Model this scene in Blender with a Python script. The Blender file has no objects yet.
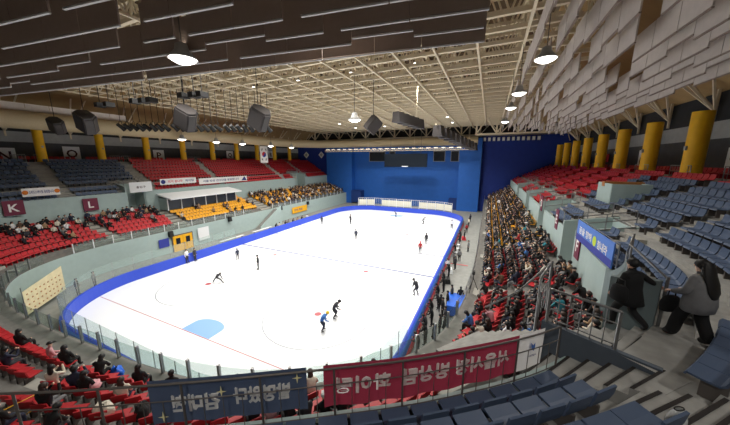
import bpy, math, random
from mathutils import Vector, Matrix
R = random.Random(7)
C = bpy.context.scene.collection
PI = math.pi

# ------------------------------------------------------------------ colours and materials
def lin(c):
    return tuple(((v/255)/12.92 if v/255 <= .04045 else ((v/255+.055)/1.055)**2.4) for v in c)
def mat(name, rgb, rough=.6, metal=0., noise=0., scale=8., emit=0., spec=.5):
    m = bpy.data.materials.new(name); m.use_nodes = True
    nt = m.node_tree; b = nt.nodes['Principled BSDF']; c = lin(rgb)
    b.inputs['Base Color'].default_value = (*c, 1)
    b.inputs['Roughness'].default_value = rough; b.inputs['Metallic'].default_value = metal
    b.inputs['Specular IOR Level'].default_value = spec
    if noise:
        g = nt.nodes.new('ShaderNodeTexCoord'); n = nt.nodes.new('ShaderNodeTexNoise'); r = nt.nodes.new('ShaderNodeValToRGB')
        n.inputs['Scale'].default_value = scale; n.inputs['Detail'].default_value = 4
        nt.links.new(g.outputs['Object'], n.inputs['Vector']); nt.links.new(n.outputs['Fac'], r.inputs['Fac'])
        r.color_ramp.elements[0].position = .3; r.color_ramp.elements[1].position = .7
        r.color_ramp.elements[0].color = (*[v*(1-noise) for v in c], 1)
        r.color_ramp.elements[1].color = (*[min(1, v*(1+noise)) for v in c], 1)
        nt.links.new(r.outputs['Color'], b.inputs['Base Color'])
    if emit:
        b.inputs['Emission Color'].default_value = (*c, 1); b.inputs['Emission Strength'].default_value = emit
    return m
def glassmat(name, tint, gloss=.10, haze=.12):
    m = bpy.data.materials.new(name); m.use_nodes = True; nt = m.node_tree
    for n in list(nt.nodes):
        if n.type != 'OUTPUT_MATERIAL': nt.nodes.remove(n)
    out = nt.nodes['Material Output']
    t = nt.nodes.new('ShaderNodeBsdfTransparent'); t.inputs[0].default_value = (*lin(tint), 1)
    g = nt.nodes.new('ShaderNodeBsdfGlossy'); g.inputs['Roughness'].default_value = .08
    d = nt.nodes.new('ShaderNodeBsdfDiffuse'); d.inputs[0].default_value = (*lin((214, 222, 222)), 1)
    a = nt.nodes.new('ShaderNodeMixShader'); a.inputs[0].default_value = gloss
    b = nt.nodes.new('ShaderNodeMixShader'); b.inputs[0].default_value = haze
    nt.links.new(t.outputs[0], a.inputs[1]); nt.links.new(g.outputs[0], a.inputs[2])
    nt.links.new(a.outputs[0], b.inputs[1]); nt.links.new(d.outputs[0], b.inputs[2])
    nt.links.new(b.outputs[0], out.inputs['Surface'])
    return m
M = {}
def dm(k, *a, **kw): M[k] = mat(k, *a, **kw)
dm('ice', (232, 235, 238), .35, noise=.015, scale=.5)
dm('ice_blue', (70, 82, 130), .4); dm('ice_red', (170, 70, 80), .4); dm('ice_grey', (122, 128, 142), .4); dm('crease', (135, 175, 225), .4)
dm('concrete', (152, 151, 147), .85, noise=.14, scale=3.); dm('concrete_light', (160, 158, 150), .85, noise=.1, scale=4.)
dm('stand_floor', (112, 110, 106), .9, noise=.15, scale=3.)
dm('walk_floor', (134, 134, 130), .75, noise=.1, scale=2.)
dm('mint', (158, 176, 174), .7, noise=.04, scale=2.); dm('mint_dark', (110, 124, 126), .7, noise=.05, scale=2.)
dm('slate', (82, 91, 102), .75, noise=.06, scale=4.)
dm('pad_blue', (38, 70, 190), .5); dm('pad_blue_light', (52, 112, 205), .45); dm('red_trim', (225, 60, 72), .5)
dm('white_paint', (225, 228, 230), .5); dm('beige_panel', (210, 208, 190), .6)
dm('blue_wall', (26, 92, 178), .65, noise=.05, scale=1.); dm('blue_wall_shaded', (20, 50, 138), .7, noise=.06, scale=1.); dm('blue_dark', (12, 50, 115), .7)  # side parts of the end wall: shade is put into a darker blue
dm('dark_wall', (74, 75, 76), .85, noise=.12, scale=1.5); dm('band_wall', (165, 168, 168), .8, noise=.06, scale=2.); dm('black_wall', (46, 48, 50), .9, noise=.1, scale=2.)
dm('deck', (98, 78, 52), .8, noise=.1, scale=1.); dm('deck_lit', (176, 146, 100), .8, noise=.08, scale=1.); dm('truss', (230, 216, 188), .55); dm('duct', (190, 172, 138), .6, noise=.05)  # sloped roof sides: the light on them is put into a lighter deck colour
dm('baffle', (152, 136, 126), .85, noise=.04, scale=3.); dm('baffle_light', (212, 202, 195), .85, noise=.05, scale=3.); dm('baffle_edge', (205, 205, 205), .6)
dm('yellow_column', (242, 186, 24), .5, noise=.05, scale=2.)
dm('seat_red', (176, 34, 42), .5); dm('seat_blue', (76, 92, 118), .5); dm('seat_yellow', (226, 164, 36), .45)
dm('steel', (150, 150, 150), .35, metal=.8); dm('steel_dark', (104, 98, 94), .45, metal=.3); dm('black', (18, 18, 19), .6); dm('rubber', (38, 33, 31), .9)
dm('speaker', (64, 60, 60), .7, noise=.1, scale=20.)
dm('lamp_on', (255, 250, 240), emit=6.); dm('lamp_house', (170, 170, 168), .4)
dm('cloth_navy', (62, 74, 100), .85, noise=.05, scale=5.); dm('cloth_red', (158, 40, 66), .85, noise=.04, scale=5.); dm('cloth_white', (226, 224, 222), .85); dm('letter', (228, 226, 222), .8); dm('letter_navy', (40, 52, 120), .8); dm('star', (235, 225, 170), .7)
dm('letter_dark', (60, 24, 32), .8); dm('sign_burgundy', (104, 24, 54), .6); dm('yellow_door', (232, 172, 28), .5); dm('window_dark', (28, 34, 42), .2)
dm('flag_red', (205, 46, 58), .8); dm('flag_blue', (24, 60, 150), .8); dm('banner_blue', (82, 124, 204), .7); dm('banner_deep', (50, 60, 152), .7); dm('lime', (190, 210, 60), .7)
dm('cover_blue', (30, 96, 205), .45); dm('beige_cloth', (222, 210, 172), .8, noise=.1, scale=3.); dm('plastic_clear', (215, 218, 220), .25); dm('wood', (170, 112, 60), .6, noise=.15)
dm('skin', (205, 160, 135), .6); dm('skin_pale', (222, 186, 164), .6)
for k, c in dict(black=(16, 16, 18), charcoal=(46, 46, 52), navy=(34, 40, 62), grey=(112, 112, 114), cream=(206, 198, 182), brown=(92, 70, 54), tan=(150, 122, 92), white=(220, 220, 222), red=(160, 40, 46), teal=(44, 132, 146), pink=(206, 150, 156), olive=(84, 84, 62), blue=(60, 112, 180), orange=(206, 116, 40)).items(): dm('cloth_'+k if k not in ('navy', 'red', 'white') else 'coat_'+k, c, .85, noise=.12, scale=9.)
dm('hair_black', (17, 15, 15), .55); dm('hair_brown', (54, 38, 30), .55); dm('hair_tan', (104, 76, 52), .55); dm('cap_white', (215, 215, 215), .7); dm('cap_yellow', (235, 195, 40), .6); dm('cap_red', (200, 60, 60), .6)
M['glass'] = glassmat('glass', (238, 244, 242), .04, .06); M['glass_stand'] = glassmat('glass_stand', (236, 242, 240), .04, .035); M['plastic'] = glassmat('clear_plastic', (235, 238, 240), .2, .3)
def coatmat(k): return M.get('cloth_'+k) if k not in ('navy', 'red', 'white') else M['coat_'+k]

# ------------------------------------------------------------------ mesh builder
class MB:
    def __init__(s): s.v = []; s.f = []; s.m = []; s.sm = []
    def add(s, vs, fs, mi=0, smooth=False):
        o = len(s.v); s.v += [tuple(v) for v in vs]
        for f in fs: s.f.append(tuple(i+o for i in f)); s.m.append(mi); s.sm.append(smooth)
    def quad(s, a, b, c, d, mi=0): s.add([a, b, c, d], [(0, 1, 2, 3)], mi)
    def box(s, c, d, mi=0, rz=0, mx=None, bev=0):
        x, y, z = [k/2 for k in d]
        vs = [Vector((i*x, j*y, k*z)) for k in (-1, 1) for j in (-1, 1) for i in (-1, 1)]
        rot = mx if mx is not None else Matrix.Rotation(rz, 3, 'Z')
        vs = [rot @ v + Vector(c) for v in vs]
        s.add(vs, [(0, 2, 3, 1), (4, 5, 7, 6), (0, 1, 5, 4), (2, 6, 7, 3), (0, 4, 6, 2), (1, 3, 7, 5)], mi)
    def hexa(s, b, t, mi=0):   # bottom quad (ccw), top quad
        s.add(list(b)+list(t), [(3, 2, 1, 0), (4, 5, 6, 7), (0, 1, 5, 4), (1, 2, 6, 5), (2, 3, 7, 6), (3, 0, 4, 7)], mi)
    def tube(s, pts, r, n=6, mi=0, caps=True):
        pts = [Vector(p) for p in pts]; rs = r if isinstance(r, (list, tuple)) else [r]*len(pts)
        rings = []; ref = None
        for i, p in enumerate(pts):
            d = (pts[min(i+1, len(pts)-1)]-pts[max(i-1, 0)]).normalized()
            if ref is None: ref = d.orthogonal().normalized()
            a = ref-d*ref.dot(d); a = a.normalized() if a.length > 1e-5 else d.orthogonal().normalized(); ref = a; b = d.cross(a)
            rings.append([p+(a*math.cos(2*PI*k/n)+b*math.sin(2*PI*k/n))*rs[i] for k in range(n)])
        vs = [v for q in rings for v in q]; fs = []
        for i in range(len(pts)-1):
            for k in range(n): fs.append((i*n+k, i*n+(k+1) % n, (i+1)*n+(k+1) % n, (i+1)*n+k))
        s.add(vs, fs, mi, n > 5)
        if caps:
            s.add(rings[0], [tuple(range(n-1, -1, -1))], mi); s.add(rings[-1], [tuple(range(n))], mi)
    def lathe(s, prof, c=(0, 0, 0), n=16, mi=0):
        vs = []; fs = []
        for r, z in prof: vs += [(c[0]+r*math.cos(2*PI*k/n), c[1]+r*math.sin(2*PI*k/n), c[2]+z) for k in range(n)]
        for i in range(len(prof)-1):
            for k in range(n): fs.append((i*n+k, i*n+(k+1) % n, (i+1)*n+(k+1) % n, (i+1)*n+k))
        s.add(vs, fs, mi, True)
    def ell(s, c, r, mi=0, nu=10, nv=6, mx=None, zmin=-1.):
        vs = []; fs = []
        for j in range(nv+1):
            t = -PI/2+PI*j/nv
            for k in range(nu):
                v = Vector((r[0]*math.cos(t)*math.cos(2*PI*k/nu), r[1]*math.cos(t)*math.sin(2*PI*k/nu), r[2]*max(zmin, math.sin(t))))
                if mx is not None: v = mx @ v
                vs.append(v+Vector(c))
        for j in range(nv):
            for k in range(nu): fs.append((j*nu+k, j*nu+(k+1) % nu, (j+1)*nu+(k+1) % nu, (j+1)*nu+k))
        s.add(vs, fs, mi, True)
    def mesh(s, name, mats):
        me = bpy.data.meshes.new(name); me.from_pydata(s.v, [], s.f)
        for m in (mats if isinstance(mats, (list, tuple)) else [mats]): me.materials.append(m)
        me.polygons.foreach_set('material_index', s.m); me.polygons.foreach_set('use_smooth', s.sm); me.update()
        return me
    def build(s, name, mats, parent=None, loc=None, rz=0):
        return link(name, s.mesh(name, mats), parent, loc, rz)
def link(name, me, parent=None, loc=None, rz=0):
    o = bpy.data.objects.new(name, me); C.objects.link(o)
    if loc is not None: o.location = loc
    o.rotation_euler = (0, 0, rz)
    if parent: o.parent = parent
    return o
def tag(o, label, cat, group=None, kind=None):
    o['label'] = label; o['category'] = cat
    if group: o['group'] = group
    if kind: o['kind'] = kind
    return o
def struct(o): o['kind'] = 'structure'; return o
def thing(name, label, cat, loc=(0, 0, 0), rz=0, group=None):
    return tag(link(name, None, None, loc, rz), label, cat, group)
def copy_tree(o, parent=None):
    c = o.copy(); C.objects.link(c); c.parent = parent
    for ch in list(o.children): copy_tree(ch, c)
    return c
NTH = ['first', 'second', 'third', 'fourth', 'fifth', 'sixth', 'seventh', 'eighth', 'ninth', 'tenth', 'eleventh', 'twelfth', 'thirteenth', 'fourteenth', 'fifteenth', 'sixteenth', 'seventeenth', 'eighteenth', 'nineteenth', 'twentieth']
def nth(i): return NTH[i] if i < 20 else 'twentieth or later'

# ------------------------------------------------------------------ camera
EYE = Vector((0, 0, 12.93)); FPX = 270.
cam = bpy.data.cameras.new('camera'); cam.sensor_width = 36; cam.lens = 36*FPX/730; cam.clip_start = .05; cam.clip_end = 400
co = bpy.data.objects.new('camera', cam); C.objects.link(co); co.location = EYE
co.rotation_euler = (math.radians(90-10.8), 0, math.radians(24.45)); bpy.context.scene.camera = co

# ------------------------------------------------------------------ plan of the bowl: pairs (front edge of lower stand, foot of upper stand)
PAIRS = [((-.6, 77), (5, 77)), ((-.6, 45), (5, 45)), ((-.6, 28), (5, 26)), ((-.78, 21.5), (5, 17)), ((-1.25, 17), (4.65, 12.4)), ((-2.35, 13.2), (3.45, 9.2)),
         ((-4.6, 10), (1.45, 6.5)), ((-6.5, 8.4), (-.75, 4.6)), ((-8.5, 7.3), (-2.45, 3.47)), ((-10.5, 6.7), (-4.6, 2.15)), ((-12.5, 6.3), (-6.8, .96)), ((-15, 6), (-11, -.8)),
         ((-18, 5.8), (-15.5, -1.9)), ((-22, 5.5), (-22, -2.3)), ((-28, 5.4), (-29, -1.8)), ((-33, 6.1), (-36, -.3)), ((-36.5, 7.8), (-41.5, 2)), ((-39, 10.8), (-46, 7)),
         ((-40.3, 15), (-47.5, 13)), ((-40.5, 22), (-47.5, 22)), ((-40.5, 77), (-47.5, 77))]
def cat_rom(p, n):
    out = []; L = len(p)
    for i in range(L-1):
        a, b, c, d = p[max(i-1, 0)], p[i], p[i+1], p[min(i+2, L-1)]
        ab, bc, cd = [max(math.dist(q, w), 1e-3)**.5 for q, w in ((a, b), (b, c), (c, d))]
        for k in range(n):
            t = k/n
            if i == 0 or i == L-2: out.append(tuple(b[j]+(c[j]-b[j])*t for j in (0, 1))); continue
            t0, t1, t2, t3 = 0, ab, ab+bc, ab+bc+cd; t = t1+(t2-t1)*t; r = []
            for j in (0, 1):
                A1 = (t1-t)/(t1-t0)*a[j]+(t-t0)/(t1-t0)*b[j]; A2 = (t2-t)/(t2-t1)*b[j]+(t-t1)/(t2-t1)*c[j]; A3 = (t3-t)/(t3-t2)*c[j]+(t-t2)/(t3-t2)*d[j]
                B1 = (t2-t)/(t2-t0)*A1+(t-t0)/(t2-t0)*A2; B2 = (t3-t)/(t3-t1)*A2+(t-t1)/(t3-t1)*A3
                r.append((t2-t)/(t2-t1)*B1+(t-t1)/(t2-t1)*B2)
            out.append(tuple(r))
    out.append(p[-1]); return out
NS = 40
IP = cat_rom([p[0] for p in PAIRS], NS); WP = cat_rom([p[1] for p in PAIRS], NS)
NP = len(WP)
NRM = []
for i in range(NP):
    a, b = WP[max(i-6, 0)], WP[min(i+6, NP-1)]
    d = Vector((b[0]-a[0], b[1]-a[1])).normalized(); NRM.append(Vector((-d.y, d.x))*1.0)   # outward, away from the ice
U = [0.]
for i in range(1, NP): U.append(U[-1]+math.dist(WP[i], WP[i-1]))
def idx(u):
    import bisect
    i = min(max(bisect.bisect_right(U, u)-1, 0), NP-2); t = (u-U[i])/max(U[i+1]-U[i], 1e-9); return i, t
def lerp2(a, b, t): return (a[0]+(b[0]-a[0])*t, a[1]+(b[1]-a[1])*t)
def Wp(u, d=0.):
    i, t = idx(u); p = lerp2(WP[i], WP[i+1], t); n = NRM[i].lerp(NRM[i+1], t).normalized(); return Vector((p[0]+n.x*d, p[1]+n.y*d))
def Lp(u, f):
    i, t = idx(u); a = lerp2(IP[i], IP[i+1], t); b = lerp2(WP[i], WP[i+1], t); return Vector(lerp2(a, b, f))
def u_of(x, y):
    return min(((WP[i][0]-x)**2+(WP[i][1]-y)**2, U[i]) for i in range(NP))[1]
UA = u_of(1.45, 6.5)          # where the near aisle comes down
SIDE = u_of(-22, -2.3)        # from here on the stand belongs to the side across the ice
# tiers: lower (fraction, z) ; upper (distance, z)
F0, NROW, Z0, DZ = .15, 6, 3.2, .45
def lower_f(k): return F0+(1-F0)*k/NROW
def lower_z(k, u=0.): return Z0+DZ*(k+1)*(1-.27*min(1, max(0, (u-SIDE-3)/15)))
UP = [(0, .8, 8.15), (.8, 1.5, 8.6), (1.5, 2.15, 9.0)]+[(2.15+.8*j, 2.95+.8*j, 9.2+.36*j) for j in range(7)]
def upz(z, u): return 8.15+(z-8.15)*(1.33 if u > SIDE else 1.)
D_TOP = 7.75; Z_TOP = 11.65

# ------------------------------------------------------------------ setting: floor, ice, stands
b = MB(); b.quad((-64, -12, -.03), (24, -12, -.03), (24, 80, -.03), (-64, 80, -.03)); struct(b.build('floor', M['walk_floor']))
RX0, RX1, RY0, RY1, RR = -34.5, -4.4, 7.3, 66., 8.
def rink_pt(s, off=0.):
    """outline of the ice, anticlockwise from the far end of the side across the ice, s in metres"""
    segs = [('l', (RX0, RY1-RR), (RX0, RY0+RR)), ('a', (RX0+RR, RY0+RR), PI), ('l', (RX0+RR, RY0), (RX1-RR, RY0)), ('a', (RX1-RR, RY0+RR), 1.5*PI),
            ('l', (RX1, RY0+RR), (RX1, RY1-RR)), ('a', (RX1-RR, RY1-RR), 0.), ('l', (RX1-RR, RY1), (RX0+RR, RY1)), ('a', (RX0+RR, RY1-RR), .5*PI)]
    for g in segs:
        L = math.dist(g[1], g[2]) if g[0] == 'l' else RR*PI/2
        if s <= L or g is segs[-1]:
            t = min(s/L, 1)
            if g[0] == 'l':
                d = Vector((g[2][0]-g[1][0], g[2][1]-g[1][1])).normalized(); n = Vector((d.y, -d.x)); p = Vector(lerp2(g[1], g[2], t)); return p+n*off, n
            a = g[2]+t*PI/2; n = Vector((math.cos(a), math.sin(a))); return Vector(g[1])+n*(RR+off), n
        s -= L
PERI = 2*((RX1-RX0)+(RY1-RY0)-4*RR)+2*PI*RR
S_L1 = RY1-RY0-2*RR; S_A1 = S_L1+RR*PI/2; S_L2 = S_A1+RX1-RX0-2*RR; S_A2 = S_L2+RR*PI/2; S_L3 = S_A2+RY1-RY0-2*RR; S_A3 = S_L3+RR*PI/2
b = MB(); N = 240; ring = [rink_pt(PERI*k/N)[0] for k in range(N)]
b.add([(p.x, p.y, 0.) for p in ring], [tuple(range(N))], 0)
def strip(x0, x1, y, w, mi, z=.003): b.quad((x0, y-w/2, z), (x1, y-w/2, z), (x1, y+w/2, z), (x0, y+w/2, z), mi)
def arc(cx, cy, r, w, mi, a0=0, a1=2*PI, n=48, z=.003):
    vs = []; fs = []
    for k in range(n+1):
        a = a0+(a1-a0)*k/n
        vs += [(cx+(r-w/2)*math.cos(a), cy+(r-w/2)*math.sin(a), z), (cx+(r+w/2)*math.cos(a), cy+(r+w/2)*math.sin(a), z)]
    for k in range(n): fs.append((2*k, 2*k+1, 2*k+3, 2*k+2))
    b.add(vs, fs, mi)
xm = (RX0+RX1)/2
strip(RX0, RX1, 29.3, .3, 1); strip(RX0, RX1, 43.6, .3, 1); strip(RX0, RX1, 36.6, .3, 3)
strip(RX0+1.1, RX1-1.1, 11.4, .06, 2); strip(RX0+1.1, RX1-1.1, 61.9, .06, 2)
arc(xm, 36.6, 4.5, .06, 3)
for cx in (xm-7, xm+7):
    for cy in (17.6, 55.6): arc(cx, cy, 4.5, .06, 3); arc(cx, cy, .15, .3, 2, n=16)
    for cy in (27.6, 45.6): arc(cx, cy, .15, .3, 2, n=16)
def crease(cy, sgn):
    pts = [(xm-1.55, cy), (xm+1.55, cy)]+[(xm+1.55-.0*k, cy+sgn*1.1) for k in range(1)]+[(xm+1.55*math.cos(PI*k/12), cy+sgn*(1.1+.8*math.sin(PI*k/12))) for k in range(1, 12)]+[(xm-1.55, cy+sgn*1.1)]
    if sgn < 0: pts = pts[::-1]
    b.add([(x, y, .004) for x, y in pts], [tuple(range(len(pts)))], 4)
crease(11.45, 1); crease(61.85, -1)
struct(b.build('floor_ice', [M['ice'], M['ice_blue'], M['ice_red'], M['ice_grey'], M['crease']]))

def sweep(bm, rail, closed=False, mi=0, flip=False):
    """rail: list of cross-sections (lists of points) joined in order"""
    n = len(rail[0])
    vs = [p for r in rail for p in r]; fs = []
    for i in range(len(rail)-1):
        for k in range(n-1):
            q = (i*n+k, (i+1)*n+k, (i+1)*n+k+1, i*n+k+1); fs.append(q if not flip else q[::-1])
    bm.add(vs, fs, mi)
V3 = lambda p, z: (p.x, p.y, z)
def us(u0, u1, step=.6):
    n = max(2, int((u1-u0)/step)); return [u0+(u1-u0)*k/n for k in range(n+1)]
# lower stand
def lower_section(u):
    s = [V3(Lp(u, 0), 0.), V3(Lp(u, 0), Z0+.02), V3(Lp(u, F0), Z0+.02)]
    for k in range(NROW): s += [V3(Lp(u, lower_f(k)), lower_z(k, u)), V3(Lp(u, lower_f(k+1)), lower_z(k, u))]
    return s
UE = U[-1]
b = MB(); b2 = MB()
for sec_us in (us(1.3, UE-1.5, .7),):
    secs = [lower_section(u) for u in sec_us]
    sweep(b2, [s[:2] for s in secs], flip=True); sweep(b, [s[1:] for s in secs], flip=True)
struct(b.build('floor_lower_stand', M['stand_floor'])); struct(b2.build('wall_lower_front', M['mint']))
# openings through the foot wall of the upper stand: (u interval); the near one takes the stair with the two walkers
def iv(x0, y0, x1, y1): return tuple(sorted((u_of(x0, y0), u_of(x1, y1))))
VOM = [iv(5, 19.6, 5, 22.6), iv(5, 29.5, 5, 32.2), iv(5, 40.5, 5, 43.5), iv(5, 54, 5, 57), (UA-2.9, UA-.95),
       iv(-47.5, 21.0, -47.5, 24.0), iv(-47.5, 59.5, -47.5, 63.0), iv(-47.5, 40, -47.5, 40.01)]
VOMD = 2.6
def in_vom(u, pad=0.): return any(a-pad < u < c+pad for a, c in VOM if c-a > .5)
def wall_runs(u0, u1):
    cuts = sorted([v for v in VOM if v[1]-v[0] > .5 and v[0] > u0 and v[1] < u1]); runs = []; a = u0
    for c in cuts: runs.append((a, c[0])); a = c[1]
    runs.append((a, u1)); return runs
b = MB(); b2 = MB()
def upper_section(u, d0=0.):
    s = []
    for (a, c, z) in (UP if d0 != .85 else [(.85, 2.15, 9.0)]+UP[3:]):
        if c <= d0: continue
        s += [V3(Wp(u, max(a, d0)), upz(z, u)), V3(Wp(u, c), upz(z, u))]
    s += [V3(Wp(u, D_TOP), upz(Z_TOP, u)), V3(Wp(u, 14.), upz(Z_TOP, u))]
    return s
for (a, c) in wall_runs(1.3, UE-1.5):
    secs = [upper_section(u) for u in us(a, c, .7)]
    sweep(b, secs, flip=True)
    wl = [[V3(Wp(u), 4.6), V3(Wp(u), upz(8.4, u)), V3(Wp(u, .18), upz(8.4, u)), V3(Wp(u, .18), 8.1)] for u in us(a, c, .7)]
    sweep(b2, wl, flip=True)
for i, (a, c) in enumerate(VOM):
    if c-a < .5: continue
    near = i == 4
    dd = .85 if near else VOMD
    secs = [upper_section(u, dd) for u in us(a, c, .7)]
    sweep(b, secs, flip=True)
    for u in (a, c) if not near else ():     # side walls of the opening
        top = upz(9.35, u) if not near else 9.05
        if near and u == a: continue
        t = (Wp(u+.01)-Wp(u-.01)).normalized()*.09
        p0, p1 = Wp(u), Wp(u, dd+.4)
        b2.hexa([V3(p0-t, 5.5), V3(p1-t, 5.5), V3(p1+t, 5.5), V3(p0+t, 5.5)], [V3(p0-t, top-.5 if not near else 9.05), V3(p1-t, top), V3(p1+t, top), V3(p0+t, top-.5 if not near else 9.05)])
    if not near:
        q = [V3(Wp(u, dd), 5.4) for u in (a, c)]; h = upz(9.2, a)
        b2.quad(q[0], q[1], (q[1][0], q[1][1], h), (q[0][0], q[0][1], h))
        f0, f1 = Wp(a), Wp(c); b.quad(V3(f0, 5.9), V3(f1, 5.9), V3(Wp(c, dd), 5.9), V3(Wp(a, dd), 5.9))
struct(b.build('floor_upper_stand', M['concrete'])); struct(b2.build('wall_upper_foot', M['mint']))

# ------------------------------------------------------------------ outer walls, roof deck
b = MB()
secs = []
UL0, UR1 = u_of(-47.5, 4), u_of(4, 10.2)
def outer(u, prof): return [V3(Wp(u, d), z) for d, z in prof]
prof_r = [(11.6, 11.0), (11.6, 14.7), (11.6, 16.1), (11.6, 18.4)]
for nm, ulist, k in (('wall_right', us(1.3, UA+6, 1.5), 0.), ('wall_left', us(u_of(-41, 2), UE-1.5, 1.5), .8)):
    b = MB()
    for j, mi in ((0, 0), (1, 1), (2, 2)):
        sweep(b, [outer(u, [(prof_r[j][0], prof_r[j][1]+(k if j else 0)), (prof_r[j+1][0], prof_r[j+1][1]+k)]) for u in ulist], mi=mi, flip=True)
    struct(b.build(nm, [M['dark_wall'], M['band_wall'], M['black_wall']]))
YB = 76.
b = MB()
def face(x0, x1, z0, z1, y, mi): b.quad((x0, y, z0), (x1, y, z0), (x1, y, z1), (x0, y, z1), mi)
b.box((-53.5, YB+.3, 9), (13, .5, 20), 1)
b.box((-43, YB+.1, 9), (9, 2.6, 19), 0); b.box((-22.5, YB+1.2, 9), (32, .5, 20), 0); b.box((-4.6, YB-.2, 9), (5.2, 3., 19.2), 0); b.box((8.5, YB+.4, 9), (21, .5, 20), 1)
b.box((-36.9, YB-.2, 2.2), (3.2, 2.9, 3.6), 2); b.box((-8.3, YB+.2, 1.5), (2.2, 2.2, 3.), 2)
b.box((-18, YB+.6, 19.2), (85, .4, .3), 3)
struct(b.build('wall_back', [M['blue_wall'], M['blue_wall_shaded'], M['blue_dark'], M['steel']]))
b = MB(); b.box((-20, YB+2.5, 24), (90, .3, 12)); struct(b.build('wall_gable', M['black_wall']))
b = MB()
b.quad((-46, -14, 25.2), (4, -14, 25.2), (4, 78, 25.2), (-46, 78, 25.2))
b.quad((4, -14, 25.2), (17.5, -14, 18.), (17.5, 78, 18.), (4, 78, 25.2), 1)
b.quad((-61, -14, 18.4), (-46, -14, 25.2), (-46, 78, 25.2), (-61, 78, 18.4), 1)
struct(b.build('ceiling', [M['deck'], M['deck_lit']]))
# back wall windows
for i, (x0, x1, z0, z1) in enumerate([(-33.5, -28.6, 11.9, 14.9), (-27.2, -11.2, 11.9, 14.7), (-7.2+.2, -4., 11.9, 14.6)]):
    pass
for i, (px0, px1) in enumerate([(-33.4, -28.4), (-27.0, -25.3), (-14.2, -11.2), (-9.6, -7.6)]):
    o = link('window_%d' % (i+1), None); o['kind'] = 'structure'
    b = MB(); w = px1-px0; b.box(((px0+px1)/2, YB+.86, 14.2), (w, .12, 2.6)); b.build('pane', M['window_dark'], o)
    b = MB()
    for (cx, cz, sx, sz) in (((px0+px1)/2, 15.55, w+.3, .14), ((px0+px1)/2, 12.85, w+.3, .14), (px0, 14.2, .14, 2.8), (px1, 14.2, .14, 2.8)): b.box((cx, YB+.82, cz), (sx, .2, sz))
    b.build('window_frame', M['steel'], o)

# ------------------------------------------------------------------ roof trusses
def truss_x(y, x0, x1, zb, zt, step, r):
    b = MB(); n = int((x1-x0)/step)
    b.box(((x0+x1)/2, y, zb), (x1-x0, r*2, r*2)); b.box(((x0+x1)/2, y, zt), (x1-x0, r*2, r*2)); bw = MB()
    for k in range(n):
        a, c = x0+k*step, x0+(k+1)*step; m = (a+c)/2
        bw.tube([(a, y, zb), (m, y, zt)], r*.6, 4, caps=False); bw.tube([(m, y, zt), (c, y, zb)], r*.6, 4, caps=False)
    return b, bw
ytr = [4.5+2.2*k for k in range(33)]
proto = None
for k, y in enumerate(ytr):
    if proto is None:
        proto = thing('roof_truss', 'beige steel lattice roof truss spanning across the ice', 'truss', (0, y, 0), 0, 'roof trusses across the ice')
        c, w = truss_x(0, -50, 7, 21.6, 24.6, 2.4, .13); c.build('chord', M['truss'], proto); w.build('web', M['truss'], proto); continue
    o = copy_tree(proto); o.location = (0, y, 0)
pb = MB()
proto = None
for k, x in enumerate([-48+3.1*i for i in range(18)]):
    if proto is None:
        proto = thing('roof_purlin', 'beige steel purlin running lengthwise under the roof trusses', 'purlin', (x, 0, 0), 0, 'roof purlins along the hall')
        b = MB(); b.box((0, 40, 21.35), (.16, 76, .14)); b.build('bottom_beam', M['truss'], proto)
        b = MB(); b.box((0, 40, 24.85), (.3, 76, .3)); b.build('top_beam', M['truss'], proto)
        b = MB(); n = 24
        for i in range(n):
            y0 = 4.5+2.9*i; b.tube([(0, y0, 21.4), (0, y0+1.45, 24.7)], .07, 4, caps=False); b.tube([(0, y0+1.45, 24.7), (0, y0+2.9, 21.4)], .07, 4, caps=False)
        b.build('brace', M['truss'], proto); continue
    o = copy_tree(proto); o.location = (x, 0, 0)
# end lattice over the blue wall
o = thing('end_lattice', 'tall beige cross-braced lattice above the blue end wall', 'truss', (0, YB+1.4, 0)); b = MB(); bw = MB()
for z in (19.5, 27.5): b.box((-18, 0, z), (82, .3, .3))
for k in range(18):
    x = -58+4.6*k; b.box((x, 0, 23.5), (.35, .35, 8))
    bw.tube([(x, 0, 19.6), (x+4.6, 0, 25)], .13, 4); bw.tube([(x, 0, 25), (x+4.6, 0, 19.6)], .13, 4)
b.build('frame', M['truss'], o); bw.build('brace', M['truss'], o)
o = thing('lattice_truss', 'large beige cross-braced roof truss before the shade-toned side of the blue end wall', 'truss', (0, 62, 0)); b = MB(); bw = MB()
for z in (18.3, 24.4): b.box((4.5, 0, z), (15.4, .3, .3))
for k in range(5):
    x = -3+3.75*k; b.box((x, 0, 21.4), (.32, .32, 6.2))
    if k < 4: bw.tube([(x, 0, 18.4), (x+3.75, 0, 24.3)], .13, 5); bw.tube([(x, .1, 24.3), (x+3.75, .1, 18.4)], .13, 5)
b.build('frame', M['truss'], o); bw.build('brace', M['truss'], o)
# slanted brackets along the side walls
for side in (0, 1):
    proto = None
    for k in range(11):
        y = 14.+6.25*k
        if proto is None:
            lab = 'beige slanted roof bracket above the grey wall beside the pale baffles' if side == 0 else 'beige slanted roof bracket above the upper stand across the ice'
            proto = thing('roof_bracket', lab, 'bracket', (0, y, 0), 0, 'roof brackets '+('near' if side == 0 else 'across the ice')); b = MB()
            X = 16.3 if side == 0 else -58.6; s = -1 if side == 0 else 1
            for dx, dy in ((0, -1.6), (0, 1.6), (3.2, -.8), (3.2, .8)): b.tube([(X, 0, 16.9), (X+s*(1.4+dx), dy, 20.+dx*.55)], .1, 4)
            b.tube([(X, 0, 16.2), (X, 0, 18.6)], .12, 4); b.build('strut', M['truss'], proto); continue
        o = copy_tree(proto); o.location = (0, y, 0)
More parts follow.
